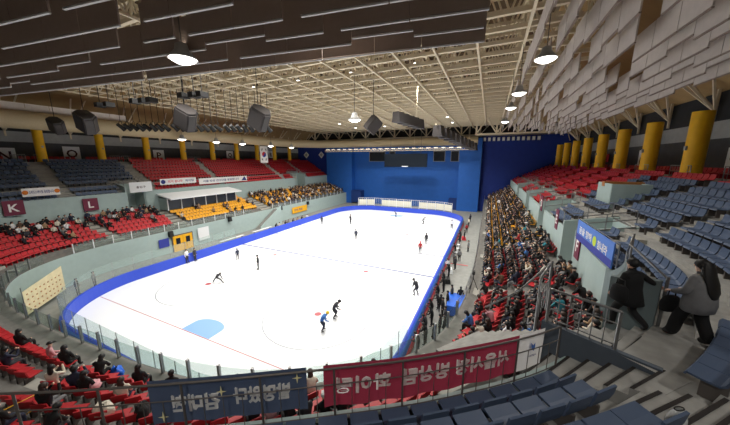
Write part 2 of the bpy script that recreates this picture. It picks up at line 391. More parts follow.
# duct along the roof edge across the ice
b = MB(); b.tube([(-49.5, -4, 17.6), (-49.5, 20, 17.6), (-49.5, 60, 17.6), (-45, 68, 17.7), (-36, 71.5, 17.8), (-10, 72.5, 17.8), (-3, 72.5, 17.8)], 1.05, 14)
tag(b.build('air_duct', M['duct']), 'long round beige air duct running under the roof across the ice', 'duct')

# ------------------------------------------------------------------ acoustic baffles
def baffle_mesh(w, h, t, m1, m2, name):
    b = MB(); b.box((0, 0, h/2+.05), (w, t, h-.06)); me = b
    b.box((0, 0, .025), (w-.02, t+.02, .05), 1)
    return b.mesh(name, [m1, m2])
bm_dark = [baffle_mesh(w, 1.5, .07, M['baffle'], M['baffle_edge'], 'dark_baffle') for w in (1.8, 2.7)]
bm_pale = baffle_mesh(1.9, 1.25, .06, M['baffle_light'], M['baffle'], 'pale_baffle')
ang = math.radians(8.2); ax = Vector((math.cos(ang), math.sin(ang))); ay = Vector((-ax.y, ax.x))
def row_px(c):
    q = Vector((c.x, c.y, 18.3))-EYE; pi, ps = math.radians(10.8), math.radians(24.45); s_, c_, sp, cp = math.sin(ps), math.cos(ps), math.sin(pi), math.cos(pi)
    z = q.dot(Vector((-s_*cp, c_*cp, -sp))); return 365+FPX*q.dot(Vector((c_, s_, 0)))/z if z > .3 else -999
for r in range(9):
    o0 = Vector((-.8, 13.85))-ay*1.35*r
    x = 0. if r else -.2; n = 0; ends = []
    while x < 36:
        w = R.choice([2.2, 2.7, 2.7, 3.2]); e = x+w
        p_, q_ = row_px(o0-ax*x), row_px(o0-ax*e)
        if p_ > 146 > q_:        # the slot of bare trusses that runs through all rows
            while row_px(o0-ax*e) < 143: e -= .05
        if 119 < row_px(o0-ax*x) < 143: x += .05; continue
        if e-x > .35:
            c = o0-ax*((x+e)/2); z = 18.0+(.22 if R.random() < .16 and r else 0)
            if c.y > 1.5:
                ob = link('dark_baffle', bm_dark[1], None, (c.x, c.y, z), ang); ob.scale.x = (e-x)/2.7
                tag(ob, 'dark brown hanging acoustic baffle in the %s row from the open trusses' % nth(r), 'acoustic baffle', 'dark baffles row %s' % nth(r))
        x = e+(.75 if R.random() < .22 and r else .025); n += 1
cnt = 0
for r in range(11):
    x = 1.75+.95*r; z = 18.6-.11*r; y = 6.5+(r % 2)*.95
    n = 0
    while y < 60:
        lim = 26.6+(12.74-x)*3.6
        if y > 20 and x > 9.3 and False: pass
        skip = (r < 8 and ((n*5+r*3) % 11 == 0 or (n*3+r*7) % 13 == 4))
        if not skip and y > 5.5:
            o = link('pale_baffle', bm_pale, None, (x, y, z+(.22 if (n+r) % 4 == 0 else 0)), PI/2)
            tag(o, 'pale grey hanging acoustic baffle in the %s lengthwise row from the lamps' % nth(r), 'acoustic baffle', 'pale baffles row %s' % nth(r))
            cnt += 1
        y += 1.95 if y < 40 else 2.6; n += 1

for r in range(2):
    for k in range(11):
        y = 3+1.95*k+r*.9
        tag(link('pale_baffle', bm_pale, None, (-49.5-1.6*r, y, 18.2-.3*r), PI/2), 'pale hanging acoustic baffle over the duct across the ice', 'acoustic baffle', 'pale baffles over the duct')
# ------------------------------------------------------------------ lamps
lamp_b = MB(); lamp_b.lathe([(.12, .55), (.2, .5), (.24, .3), (.5, .0), (.46, .0), (.2, .28)], n=16)
lamp_d = MB(); lamp_d.lathe([(.0, -.17), (.2, -.14), (.38, -.05), (.46, .03)], n=16); lamp_h = MB(); lamp_h.tube([(0, 0, .5), (0, 0, 3.2)], .02, 5)
proto_l = None
def lamp(p, label, group, energy=0, scale=1.):
    global proto_l
    if proto_l is None:
        proto_l = link('bell_lamp', None)
        lamp_b.build('lamp_housing', M['lamp_house'], proto_l); lamp_d.build('diffuser', M['lamp_on'], proto_l); lamp_h.build('hanger', M['steel_dark'], proto_l); o = proto_l
    else: o = copy_tree(proto_l)
    o.location = p; o.scale = (scale,)*3; tag(o, label, 'lamp', group)
    return o
def spot(p, energy, angle, tgt=None, radius=.5, col=(1, .965, .9)):
    l = bpy.data.lights.new('rink_light', 'SPOT'); l.energy = energy; l.spot_size = math.radians(angle); l.spot_blend = .6; l.shadow_soft_size = radius; l.color = col
    o = bpy.data.objects.new('rink_light', l); C.objects.link(o); o.location = p
    if tgt: o.rotation_euler = (Vector(tgt)-Vector(p)).to_track_quat('-Z', 'Y').to_euler()
    return o
E_ICE = 3100.; E_HALL = 800.
for j in range(7):
    for i in range(4):
        p = (-31+7.7*i, 14.5+8.*j, 20.9)
        if j > 1: lamp((p[0], p[1], 21.0 if j > 4 else 23.1), 'round high-bay lamp hanging under the trusses above the ice', 'high-bay lamps above the ice', scale=.6)
        spot((p[0], p[1], 20.7), E_ICE, 140, (p[0], p[1], 0))
def glow(p, e):
    l = bpy.data.lights.new('lamp_light', 'SPOT'); l.energy = e; l.spot_size = math.radians(165); l.spot_blend = .5; l.shadow_soft_size = .35; l.color = (1, .96, .9); o = bpy.data.objects.new('lamp_light', l); C.objects.link(o); o.location = p
for (x, y, z) in ((2.0, 16.0, 18.), (1.5, 23., 18.), (1.4, 30, 18.2), (1.35, 40, 18.2)):
    lamp((x, y, z-.4), 'round lit lamp hanging between the first two pale baffle rows', 'lamps among the pale baffles'); glow((x, y, z-.7), E_HALL)
for i, p in enumerate(((7.5, 3.5, 17.3), (-1.5, -4.5, 17.3))):  # out-of-view lamps added to brighten the near stand and the hung banners
    lamp(p, 'unseen fill lamp added above the near seats, %s the walkers' % ('closer to' if i == 0 else 'farther from'), None); glow((p[0], p[1], p[2]-.3), E_HALL*(.7 if i == 0 else 1.7))
for (px, y, z) in ((-47.5, 30, 16.5), (-47, 36, 16.4), (-47, 42, 16.4), (-46, 49, 16.3), (-45, 55, 16.2)): lamp((px, y, z), 'round lit lamp below the beige duct', 'lamps below the duct', scale=1.4); glow((px, y, z-.3), E_HALL*.4)
lamp((-12.5, 25, 16.9), 'large round lit lamp hanging alone above the ice', None, scale=1.3)
lamp((-13.6, 9.1, 17.65), 'round lit lamp glowing against the dark baffles', None, scale=1.3)

# ------------------------------------------------------------------ far lighting rig
o = thing('lighting_rig', 'white box-truss lighting rig hung before the blue end wall', 'lighting rig', (0, 70, 0)); b = MB(); bl = MB()
for z in (15.6, 16.1): b.tube([(-45, 0, z), (-4, 0, z)], .07, 4); b.tube([(-45, .5, z), (-4, .5, z)], .07, 4)
for k in range(41): b.tube([(-45+k, 0, 15.6), (-44.5+k, 0, 16.1)], .04, 4); b.tube([(-44.5+k, 0, 16.1), (-44+k, 0, 15.6)], .04, 4)
for x in (-44, -31, -18, -5): b.tube([(x, .2, 16.1), (x, .2, 21.5)], .03, 4)
b.build('frame', M['truss'], o)
proto = None
for k in range(22):
    x = -44+1.85*k
    if proto is None:
        proto = thing('flood_lamp', 'white rectangular flood lamp on the rig before the blue end wall', 'lamp', (x, 70.25, 16.16), 0, 'flood lamps on the end rig')
        b = MB(); b.box((0, 0, .12), (1.0, .5, .2)); b.build('lamp_housing', M['lamp_house'], proto); b = MB(); b.box((0, 0, 0.01), (.9, .4, .03)); b.build('diffuser', M['lamp_on'], proto); continue
    c = copy_tree(proto); c.location = (x, 70.25, 16.16)
proto = None
for k in range(18):
    if proto is None:
        proto = thing('strip_lamp', 'white lamp box in the row above the shade-toned side of the blue end wall', 'lamp', (-1.6, YB-.35, 18.2), 0, 'lamp boxes above the curtain')
        b = MB(); b.box((0, 0, 0), (.6, .3, .9)); b.build('lamp_housing', M['lamp_house'], proto); b = MB(); b.box((0, -.17, 0), (.5, .04, .7)); b.build('diffuser', M['white_paint'], proto); continue
    c = copy_tree(proto); c.location = ((-1.6+k*1.05) if k < 12 else (-58+(k-12)*2.4), YB-.3, 18.2)
# bank of black spotlights
proto = None
for k in range(24):
    px = 62+k*6.2
    x = -41.5+k*.62+(k//8)*.5; y = 19.+.38*k; z = 17.05-.0*k
    if proto is None:
        proto = thing('spotlight', 'black barrel spotlight hanging in a long bank below the trusses', 'spotlight', (x, y, z), 0, 'bank of black spotlights')
        mx = Matrix.Rotation(.9, 3, 'X'); b = MB()
        b.tube([mx @ Vector((0, 0, .45)), mx @ Vector((0, 0, -.1)), mx @ Vector((0, 0, -.5))], [.2, .22, .3], 10); b.build('barrel', M['black'], proto)
        b = MB(); b.tube([(-.3, 0, 0), (-.3, 0, .6), (.3, 0, .6), (.3, 0, 0)], .03, 4); b.tube([(0, 0, .6), (0, 0, 4.5)], .03, 4); b.build('yoke', M['black'], proto); continue
    c = copy_tree(proto); c.location = (x, y, z); c.rotation_euler.z = R.uniform(-.4, .4)
# small black projectors nearer
proto = None
for k, (x, y) in enumerate([(-29.2, 12.2), (-28.3, 12.4), (-25., 12.6), (-24.2, 12.8), (-23.4, 12.9), (-19.8, 13.0), (-19., 13.2), (-18.3, 13.3)]):
    if proto is None:
        proto = thing('small_projector', 'small black projector hanging just behind the dark baffles', 'projector', (x, y, 17.4), 0, 'small projectors behind the dark baffles')
        b = MB(); b.box((0, 0, 0), (.5, .6, .35)); b.build('body', M['black'], proto); b = MB(); b.tube([(0, 0, .17), (0, 0, 4.)], .025, 4); b.build('hanger', M['black'], proto); continue
    c = copy_tree(proto); c.location = (x, y, 17.4)

# ------------------------------------------------------------------ loudspeakers and scoreboard
def speaker(p, rz, label, s=1.):
    o = thing('loudspeaker', label, 'loudspeaker', p, rz); b = MB()
    pr = [(-.75, -.55), (.75, -.55), (1.0, .1), (.55, .8), (-.55, .8), (-1.0, .1)]
    pr = [(x*s, y*s) for x, y in pr]; n = len(pr); h = .95*s
    b.add([(x, y, -h) for x, y in pr]+[(x*.9, y*.9, h) for x, y in pr], [tuple(range(n-1, -1, -1)), tuple(range(n, 2*n))]+[(k, (k+1) % n, n+(k+1) % n, n+k) for k in range(n)]); e = b.build('cabinet', M['speaker'], o); e.rotation_euler = (.45, .55, 0)
    b = MB()
    for k in range(n):
        a, c = Vector(pr[k]), Vector(pr[(k+1) % n]); m = (a+c)/2*.97; d = (c-a); b.box((m.x*1.0, m.y*1.0, 0), (d.length*.86, .09, h*1.6), 0, math.atan2(d.y, d.x))
    e = b.build('grille', M['speaker'], o); e.rotation_euler = (.45, .55, 0); b = MB(); b.tube([(0, 0, h*.8), (0, 0, 4.6)], .03, 4); b.build('hanger', M['black'], o)
speaker((-26.5, 17.3, 16.9), .4, 'dark angular loudspeaker hanging beside the end of the spotlight bank')
speaker((-20.4, 20.4, 16.95), .4, 'dark angular loudspeaker hanging alone above the yellow seats across the ice')
speaker((-12.0, 28.6, 16.85), 1.2, 'dark loudspeaker hanging beside the large lone lamp', .85)
speaker((-39.2, 14.9, 16.95), .3, 'dark loudspeaker hanging below the duct, nearer the spotlight bank')
speaker((-45.6, 14.7, 16.9), .3, 'dark loudspeaker hanging below the duct at the wall corner', .8)
for lab, a0, a1 in (('slanting dark line-array loudspeaker row hung left of its twin above the far ice', (-8.2, 26, 17.15), (-6.4, 34, 16.4)), ('slanting dark line-array loudspeaker reaching down toward the blue wall corner', (-6.6, 31, 16.9), (-4.6, 46, 15.7))):
    pass
def array(label, p0, p1, n, s):
    p0, p1 = Vector(p0), Vector(p1); o = thing('line_array', label, 'loudspeaker', p0); d = p1-p0; rz = math.atan2(d.y, d.x)
    for k in range(n):
        b = MB(); q = d*(k+.5)/n; b.hexa([Matrix.Rotation(rz, 3, 'Z') @ Vector(v)*s+q for v in ((-.48, -.5, -.5), (.48, -.5, -.5), (.48, .5, -.5), (-.48, .5, -.5))], [Matrix.Rotation(rz, 3, 'Z') @ Vector(v)*s+q for v in ((-.48, -.35, .5), (.48, -.35, .5), (.48, .35, .5), (-.48, .35, .5))]); b.build('cabinet', M['speaker'], o)
    b = MB(); b.tube([(0, 0, .6), d+Vector((0, 0, .6))], .07, 5)
    for t in (.2, .8): b.tube([d*t+Vector((0, 0, .6)), d*t+Vector((0, 0, 5))], .04, 4)
    b.build('hanger', M['truss'], o)
array('shorter dark line-array loudspeaker beginning above centre ice', (-8.9, 27, 17.3), (-7.4, 31.5, 16.95), 5, 1.0)
array('longer dark line-array loudspeaker slanting down to the blue wall corner', (-6.0, 33, 16.5), (-2.5, 50, 15.2), 9, 1.2)
o = thing('scoreboard', 'large dark rectangular scoreboard hanging before the blue end wall', 'scoreboard', (-20, 69.2, 13.1)); b = MB(); b.box((0, 0, 0), (11.3, .6, 3.4)); b.build('cabinet', M['window_dark'], o)
b = MB(); b.box((0, -.36, -1.55), (1.6, .06, .2)); b.build('lamp_plate', M['white_paint'], o); b = MB()
for x in (-4, 4): b.tube([(x, 0, 1.7), (x, 0, 8.4)], .05, 4)
b.build('hanger', M['steel_dark'], o)
for k in range(2):
    b = MB(); mx = Matrix.Rotation(PI/4, 3, 'Y'); b.box((0, 0, 0), (1.5, .12, 1.5), 0, mx=mx); b.box((0, -.07, 0), (.8, .04, .8), 1, mx=mx)
    tag(b.build('diamond_sign', [M['white_paint'], M['band_wall']], None, (-56.+5.9*k, YB-.15, 14.9)), 'white diamond sign on the blue wall, %s' % ('next to the last yellow column' if k == 0 else 'second from the yellow columns'), 'sign')

# ------------------------------------------------------------------ dasher boards and glass
def ring_sec(s0, s1, sect, step=.6):
    n = max(2, int((s1-s0)/step)); out = []
    for k in range(n+1):
        p, nn = rink_pt(s0+(s1-s0)*k/n); out.append([(p.x+nn.x*d, p.y+nn.y*d, z) for d, z in sect])
    return out
o = thing('dasher_boards', 'blue padded dasher boards running around the ice', 'rink boards')
b = MB(); sweep(b, ring_sec(0, PERI, [(0.02, 0), (.0, 1.12), (.14, 1.16), (.26, 1.1)])); b.build('padding', M['pad_blue'], o)
b = MB(); sweep(b, ring_sec(0, PERI, [(.26, 1.1), (.34, 1.0), (.36, .42)])); b.build('outer_panel', M['pad_blue_light'], o)
b = MB(); sweep(b, ring_sec(0, PERI, [(.37, .46), (.42, .44), (.46, 0.)])); b.build('kick_strip', M['red_trim'], o)
def glass_run(parent, s0, s1, w, z0, z1, off, pm, gm, pr=.035):
    n = int((s1-s0)/w)
    for k in range(n):
        a, c = rink_pt(s0+w*k, off)[0], rink_pt(s0+w*(k+1)-.04, off)[0]
        b = MB(); t = (c-a).normalized(); nn = Vector((t.y, -t.x))*.012
        b.hexa([V3(a-nn, z0), V3(c-nn, z0), V3(c+nn, z0), V3(a+nn, z0)], [V3(a-nn, z1), V3(c-nn, z1), V3(c+nn, z1), V3(a+nn, z1)]); b.build('glass_pane', gm, parent)
        b = MB(); b.box((a.x, a.y, (z0+z1)/2), (pr, pr, z1-z0+.04)); b.build('post', pm, parent)
glass_run(o, S_L1-13, S_A2+1.5, 1.9, 1.14, 2.75, .2, M['steel'], M['glass'])
# far end: netting fence with pale panels
ft = thing('end_fence', 'white fence with pale panels behind the far boards', 'fence', (0, 0, 0))
b = MB(); s0 = S_A3-5; s1 = S_A3+RX1-RX0-2*RR+5; n = int((s1-s0)/2.)
bp = MB()
for k in range(n+1):
    p = rink_pt(s0+k*2., .8)[0]; b.box((p.x, p.y, 1.6), (.1, .1, 3.2))
    if k < n:
        q = rink_pt(s0+k*2.+2, .8)[0]; d = math.atan2(q.y-p.y, q.x-p.x); m = (p+q)/2
        b.box((m.x, m.y, 3.15), (2., .06, .06), 0, d); b.box((m.x, m.y, 1.3), (2., .06, .06), 0, d)
        for j in range(1, 4): t = p.lerp(q, j/4); b.box((t.x, t.y, 2.2), (.03, .03, 1.9))
        if k % 5 != 4: bp = MB(); bp.box((m.x, m.y+.1, 2.0), (1.96, .06, 1.5), 0, d); bp.build('panel', M['beige_panel'], ft)
b.build('frame', M['white_paint'], ft)

# ------------------------------------------------------------------ glass railing on the lower stand
gr = thing('glass_railing', 'glass railing with posts along the front of the lower stand', 'railing')
def lower_glass(u0, u1, w, pm, pr):
    L = 0; pts = [Lp(u0, .015)]; ulist = [u0]; last = pts[0]; u = u0
    while u < u1:
        u += .05; p = Lp(u, .015)
        if (p-last).length >= w: pts.append(p); last = p
    for a, c in zip(pts, pts[1:]):
        t = (c-a).normalized(); nn = Vector((t.y, -t.x))*.01; a2, c2 = a+t*.07, c-t*.07
        b = MB(); b.hexa([V3(a2-nn, 3.3), V3(c2-nn, 3.3), V3(c2+nn, 3.3), V3(a2+nn, 3.3)], [V3(a2-nn, 4.15), V3(c2-nn, 4.15), V3(c2+nn, 4.15), V3(a2+nn, 4.15)]); b.build('glass_pane', M['glass_stand'], gr)
        b = MB(); b.box((a.x, a.y, 3.72), (pr, pr, 1.04), 0, math.atan2(t.y, t.x)); b.build('post', pm, gr)
lower_glass(u_of(4.65, 12.2), u_of(-46, 7), 1.55, M['steel'], .11); lower_glass(u_of(-47, 9), u_of(-47.5, 37.5), 1.9, M['white_paint'], .07); lower_glass(u_of(-47.5, 42.), UE-2, 1.9, M['white_paint'], .07)
b = MB()
for z in (3.5, 3.95, 4.25): b.tube([V3(Lp(u, .02), z) for u in us(1.5, u_of(4.65, 12.4), .8)], .025, 5)
rr = thing('pipe_railing', 'thin steel pipe railing along the lower stand behind the team aisle', 'railing'); b.build('rail', M['steel'], rr)
for u in us(1.6, u_of(4.65, 12.4), 2.2): p = Lp(u, .02); b = MB(); b.tube([V3(p, 3.2), V3(p, 4.26)], .03, 5); b.build('post', M['steel'], rr)

# ------------------------------------------------------------------ helpers for what is in view
def proj(p):
    q = Vector(p)-EYE; pi, ps = math.radians(10.8), math.radians(24.45); s, c, sp, cp = math.sin(ps), math.cos(ps), math.sin(pi), math.cos(pi)
    z = q.dot(Vector((-s*cp, c*cp, -sp)))
    if z < .2: return None
    return 365+FPX*q.dot(Vector((c, s, 0)))/z, 212.5-FPX*q.dot(Vector((-s*sp, c*sp, cp)))/z
def ray(px, py):
    u, v = (px-365)/FPX, (212.5-py)/FPX; pi, ps = math.radians(10.8), math.radians(24.45); s, c, sp, cp = math.sin(ps), math.cos(ps), math.sin(pi), math.cos(pi)
    return Vector((-s*cp, c*cp, -sp))+u*Vector((c, s, 0))+v*Vector((-s*sp, c*sp, cp))
def at_z(px, py, z): d = ray(px, py); return EYE+d*((z-EYE.z)/d.z)
def at_x(px, py, x): d = ray(px, py); return EYE+d*(x/d.x)
def at_y(px, py, y): d = ray(px, py); return EYE+d*(y/d.y)
bpy.context.view_layer.update(); DG = bpy.context.evaluated_depsgraph_get(); SC = bpy.context.scene
def seen(p, m=12):
    q = proj(p)
    if q is None or not (-m < q[0] < 730+m and -m < q[1] < 425+m): return False
    p = Vector(p); o = EYE.copy(); D = (p-o).normalized()
    for _ in range(8):
        hit, loc, nrm, i, ob, mx = SC.ray_cast(DG, o, D, distance=max((p-o).length-.35, .01))
        if not hit: return True
        if ob.get('kind') == 'structure': return False
        o = loc+D*.02
    return True
def visible(p, h): return seen(p+Vector((0, 0, h))) or seen(p+Vector((0, 0, h*.5)))

# ------------------------------------------------------------------ aisles
def uy(x, y): return u_of(x, y)
UP_AISLE = [(uy(5, y), .62) for y in (17.6, 23.2, 28.8, 34.6, 40.8, 47, 53, 60, 66, 72)]+[(uy(-47.5, y), .75) for y in (15.2, 25.3, 37.2, 54.5, 64.)]
LOW_AISLE = [(uy(5, y), .6) for y in (16.2, 27, 38, 49, 60, 71)]+[(UA-1.6, 1.1)]+[(uy(-13.4, -1.4), .7), (uy(-30, -1.6), .6), (uy(-42.5, 3), .6)]+[(uy(-47.5, y), w) for y, w in ((15.6, .7), (24.6, .9), (40.8, 1.4))]
NEAR_U = (UA-3.4, UA+.5)
def free_up(u, d):
    if any(abs(u-a) < w for a, w in UP_AISLE): return False
    if in_vom(u, .5) and d < VOMD+.5 and not (UA-4. < u < UA and d > 2.): return False
    if UA-6.0 < u < UA+12:      # near corner: the aisle that comes down beside the stair
        if d < 1.5 and UA-4.4 < u < UA+.45: return False
        if d > 1.5 and UA-.65 < u < UA+.95: return False
    return True
steps = MB()
def stair_block(pA, pB, z0, z1):   # one step: front edge pA, back edge pB (pairs)
    steps.hexa([V3(pA[0], z0), V3(pA[1], z0), V3(pB[1], z0), V3(pB[0], z0)], [V3(pA[0], z1), V3(pA[1], z1), V3(pB[1], z1), V3(pB[0], z1)])
for a, w in UP_AISLE:
    for j in range(7):
        d0 = 2.15+.8*j; z = upz((9.2+.36*(j-1)) if j else 9.0, a)
        stair_block((Wp(a-w, d0-.4), Wp(a+w, d0-.4)), (Wp(a-w, d0+.02), Wp(a+w, d0+.02)), z-.3, z+.2*(1.17 if a > SIDE else 1))
    for d0, z in ((.8, 8.15), (1.5, 8.6)):
        if not in_vom(a, .3): stair_block((Wp(a-w, d0-.35), Wp(a+w, d0-.35)), (Wp(a-w, d0+.02), Wp(a+w, d0+.02)), upz(z, a)-.3, upz(z, a)+.22)
for a, w in LOW_AISLE:
    for k in range(NROW):
        f = lower_f(k); fs = (1-F0)/NROW; z = lower_z(k-1, a)
        stair_block((Lp(a-w, f-fs*.5), Lp(a+w, f-fs*.5)), (Lp(a-w, f+.003), Lp(a+w, f+.003)), z-.3, z+.23)
struct(steps.build('floor_aisle_steps', M['concrete_light']))

# ------------------------------------------------------------------ seats
PROF = [(.23, .37), (.225, .41), (.05, .395), (-.14, .40), (-.205, .45), (-.245, .58), (-.275, .76)]
def seat_bits(w=.245):
    pan, back = MB(), MB()
    def seg(bm, P, thick):
        n = len(P); top = []; bot = []
        for i, (y, z) in enumerate(P):
            a, c = P[max(i-1, 0)], P[min(i+1, n-1)]; d = Vector((c[0]-a[0], c[1]-a[1])).normalized(); nn = Vector((d.y, -d.x))*thick
            ww = w*(.93 if i in (0, n-1) else 1); top.append([(x*ww, y, z) for x in (-1, 1)]); bot.append([(x*ww, y+nn.x, z+nn.y) for x in (-1, 1)])
        for i in range(n-1):
            bm.hexa([bot[i][0], bot[i][1], bot[i+1][1], bot[i+1][0]], [top[i][0], top[i][1], top[i+1][1], top[i+1][0]])
    seg(pan, PROF[:5], .035); seg(back, PROF[4:], .035)
    return pan, back
def seat_all():
    b = MB(); p, k = seat_bits(); b.add(p.v, p.f, 0); b.add(k.v, k.f, 0); b.box((0, -.05, .19), (.06, .3, .38), 1); return b
SEATS = []    # (pos, rz, colour, label, group, detailed)
def add_seat(p, z, dirv, col, lab, grp, near): SEATS.append((Vector((p.x, p.y, z)), math.atan2(dirv.y, dirv.x)-PI/2, col, lab, grp, near))
def area(u):
    p = Wp(u)
    if p.x > 2.5 and p.y > 9: return 'near'
    if u > SIDE: return 'across'
    return 'corner'
def walk(fn, u0, u1, sp):
    u = u0; last = fn(u); yield u, last
    while u < u1:
        u += .03; p = fn(u)
        if (p-last).length >= sp: last = p; yield u, p
AREA_U = dict(near='upper stand under the pale baffles', corner='upper corner behind the hung banners', across='upper stand across the ice')
AREA_L = dict(near='lower stand behind the team aisle', corner='lower stand below the hung banners', across='lower stand across the ice')
for j, (a, c, z) in enumerate(UP):
    if j == 2: continue
    row = j if j < 2 else j-1
    dc = c-.36 if j > 1 else c-.3
    for u, p in walk(lambda q: Wp(q, dc), 1.5, UE-1.6, .53):
        if not free_up(u, dc): continue
        ar = area(u); y = p.y
        if ar == 'near': col = 'blue' if y < 31 and j < 9 else 'red'
        elif ar == 'across': col = 'blue' if y < 25.3 else 'red'
        else: col = 'blue'
        n = Wp(u, 0)-Wp(u, 1); P = Vector((p.x, p.y, upz(z, u)))
        if j == 3 and UA-3. < u < UA+10: continue
        if (P-EYE).length < 2.2 or (ar == 'corner' and dc > 4.6): continue
        if ar == 'near' and row < 2 and y > 23: pass
        blk = 'blue seats' if col == 'blue' else 'red seats'
        add_seat(P, P.z, n, col, '%s plastic seat in the %s row up of the %s' % (col, nth(row), AREA_U[ar]), '%s of the %s, %s row' % (blk, AREA_U[ar], nth(row)), (P-EYE).length < 11)
for ua, ub, dc, z, lab in ((UA-3.2, UA-.55, 2.02, 9.0, 'blue plastic seat in the row on the walkway behind the walking woman'), (UA+1.1, UA+9, 2.12, 9.2, 'blue plastic seat in the near row beside the clear plastic bag')):
    for u, p in walk(lambda q: Wp(q, dc), ua, ub, .5): add_seat(p, z, Wp(u, 0)-Wp(u, 1), 'blue', lab, lab, True)
for u, p in walk(lambda q: Wp(q, 10.7), 1.5, UE-1.6, .56):     # row against the back wall
    ar = area(u)
    if ar == 'corner' or int(u/6.25*7) % 7 == 0: continue
    n = Wp(u, 0)-Wp(u, 1)
    add_seat(p, upz(Z_TOP, u), n, 'red', 'red plastic seat along the back wall of the %s' % AREA_U[ar], 'red seats along the back wall of the %s' % AREA_U[ar], False)
for k in range(NROW):
    fc = lower_f(k)+(1-F0)/NROW*.6
    for u, p in walk(lambda q: Lp(q, fc), 1.5, UE-1.6, .53):
        if any(abs(u-a) < w for a, w in LOW_AISLE): continue
        w = Wp(u); ar = area(u)
        if w.x > 4 and k == NROW-1 and in_vom(u, .2) and u < UA-6: continue
        col = 'red'
        if ar == 'near' and w.y > 27: col = 'yellow'
        if ar == 'across' and w.y > 24.8: col = 'yellow'
        if 25.2 < w.y < 38.5 and ar == 'across' and k > 3: continue
        n = Lp(u, 0)-Lp(u, 1)
        add_seat(p, lower_z(k, u), n, col, '%s plastic seat in the %s row up of the %s' % (col, nth(k), AREA_L[ar]), '%s seats of the %s, %s row' % (col, AREA_L[ar], nth(k)), (Vector((p.x, p.y, 5))-EYE).length < 0)
SEATS = [s for s in SEATS if visible(s[0], .72)]
sb = seat_all()
for col in ('red', 'blue', 'yellow'):
    m = M['seat_'+col]; one = sb.mesh(col+'_stadium_seat', [m, M['steel_dark']]); pan, back = seat_bits(); br = MB(); br.box((0, -.05, .19), (.06, .3, .38)); br.box((0, .0, .36), (.3, .06, .03))
    pm, bk, brm = pan.mesh('seat_pan', m), back.mesh('backrest', m), br.mesh('bracket', M['steel_dark'])
    L = sorted([s for s in SEATS if s[2] == col], key=lambda s: (s[0]-EYE).length)
    rest = MB()
    for i, (p, rz, c, lab, grp, near) in enumerate(L):
        if i < 296:
            if near:
                o = thing(col+'_stadium_seat', lab, 'seat', p, rz, grp); link('seat_pan', pm, o); link('backrest', bk, o); link('bracket', brm, o)
            else: tag(link(col+'_stadium_seat', one, None, p, rz), lab, 'seat', grp)
        else:
            mx = Matrix.Translation(p) @ Matrix.Rotation(rz, 4, 'Z'); rest.add([mx @ Vector(v) for v in sb.v], sb.f, 0)
    if rest.v: tag(rest.build(col+'_seat_rows', m), 'the more distant rows of %s plastic seats in the stands' % col, 'seats', kind='stuff')
    print('SEATS', col, len(L))

# ------------------------------------------------------------------ people
def skin_body(J, B, name, sub=1):
    """J: joint -> (position, radius); B: (a, b, material slot); one continuous skinned surface"""
    names = list(J); me = bpy.data.meshes.new(name+'_base')
    me.from_pydata([J[n][0] for n in names], [(names.index(a), names.index(b)) for a, b, _ in B], [])
    o = bpy.data.objects.new(name+'_base', me); C.objects.link(o)
    sk = o.modifiers.new('s', 'SKIN'); sk.use_smooth_shade = True
    for n, sv in zip(names, me.skin_vertices[0].data):
        r = J[n][1]; sv.radius = r if isinstance(r, tuple) else (r, r); sv.use_root = n == 'pelvis'
    ss = o.modifiers.new('u', 'SUBSURF'); ss.levels = ss.render_levels = sub
    dg = bpy.context.evaluated_depsgraph_get(); r = bpy.data.meshes.new_from_object(o.evaluated_get(dg)); r.name = name
    bpy.data.objects.remove(o)
    r.materials.clear()
    for k in range(4): r.materials.append(M['skin'])
    segs = [(Vector(J[a][0]), Vector(J[b][0]), s, max(J[a][1] if not isinstance(J[a][1], tuple) else J[a][1][0], .03)) for a, b, s in B]
    for f in r.polygons:
        c = f.center; best = (9, 0)
        for a, b, s, rad in segs:
            d = b-a; t = max(0, min(1, (c-a).dot(d)/max(d.length_squared, 1e-9))); best = min(best, ((c-(a+d*t)).length/rad**.35, s))
        f.material_index = best[1]; f.use_smooth = True
    return r
BONES = [('pelvis', 'spine', 1), ('spine', 'chest', 1), ('chest', 'neck', 1), ('neck', 'jaw', 0), ('jaw', 'head', 0), ('head', 'top', 0)]
for q in 'lr': BONES += [('chest', 'sh'+q, 1), ('sh'+q, 'el'+q, 1), ('el'+q, 'wr'+q, 1), ('wr'+q, 'ha'+q, 0), ('pelvis', 'hip'+q, 2), ('hip'+q, 'kn'+q, 2), ('kn'+q, 'an'+q, 2), ('an'+q, 'to'+q, 3)]
def pose(**k):
    J = dict(pelvis=((0, 0, .5), .155), spine=((0, -.02, .7), .15), chest=((0, -.01, .9), .15), neck=((0, .02, 1.07), .062), jaw=((0, .05, 1.15), .082), head=((0, .045, 1.23), .1), top=((0, .03, 1.3), .07))
    for s, q in ((-1, 'l'), (1, 'r')):
        J.update({'sh'+q: ((s*.19, -.01, .97), .075), 'el'+q: ((s*.25, .06, .71), .058), 'wr'+q: ((s*.15, .28, .62), .042), 'ha'+q: ((s*.12, .37, .6), .036), 'hip'+q: ((s*.1, .04, .47), .105), 'kn'+q: ((s*.13, .43, .48), .075), 'an'+q: ((s*.13, .43, .1), .052), 'to'+q: ((s*.14, .6, .045), .042)})
    for n, p in k.items(): J[n] = (p, J[n][1])
    return J
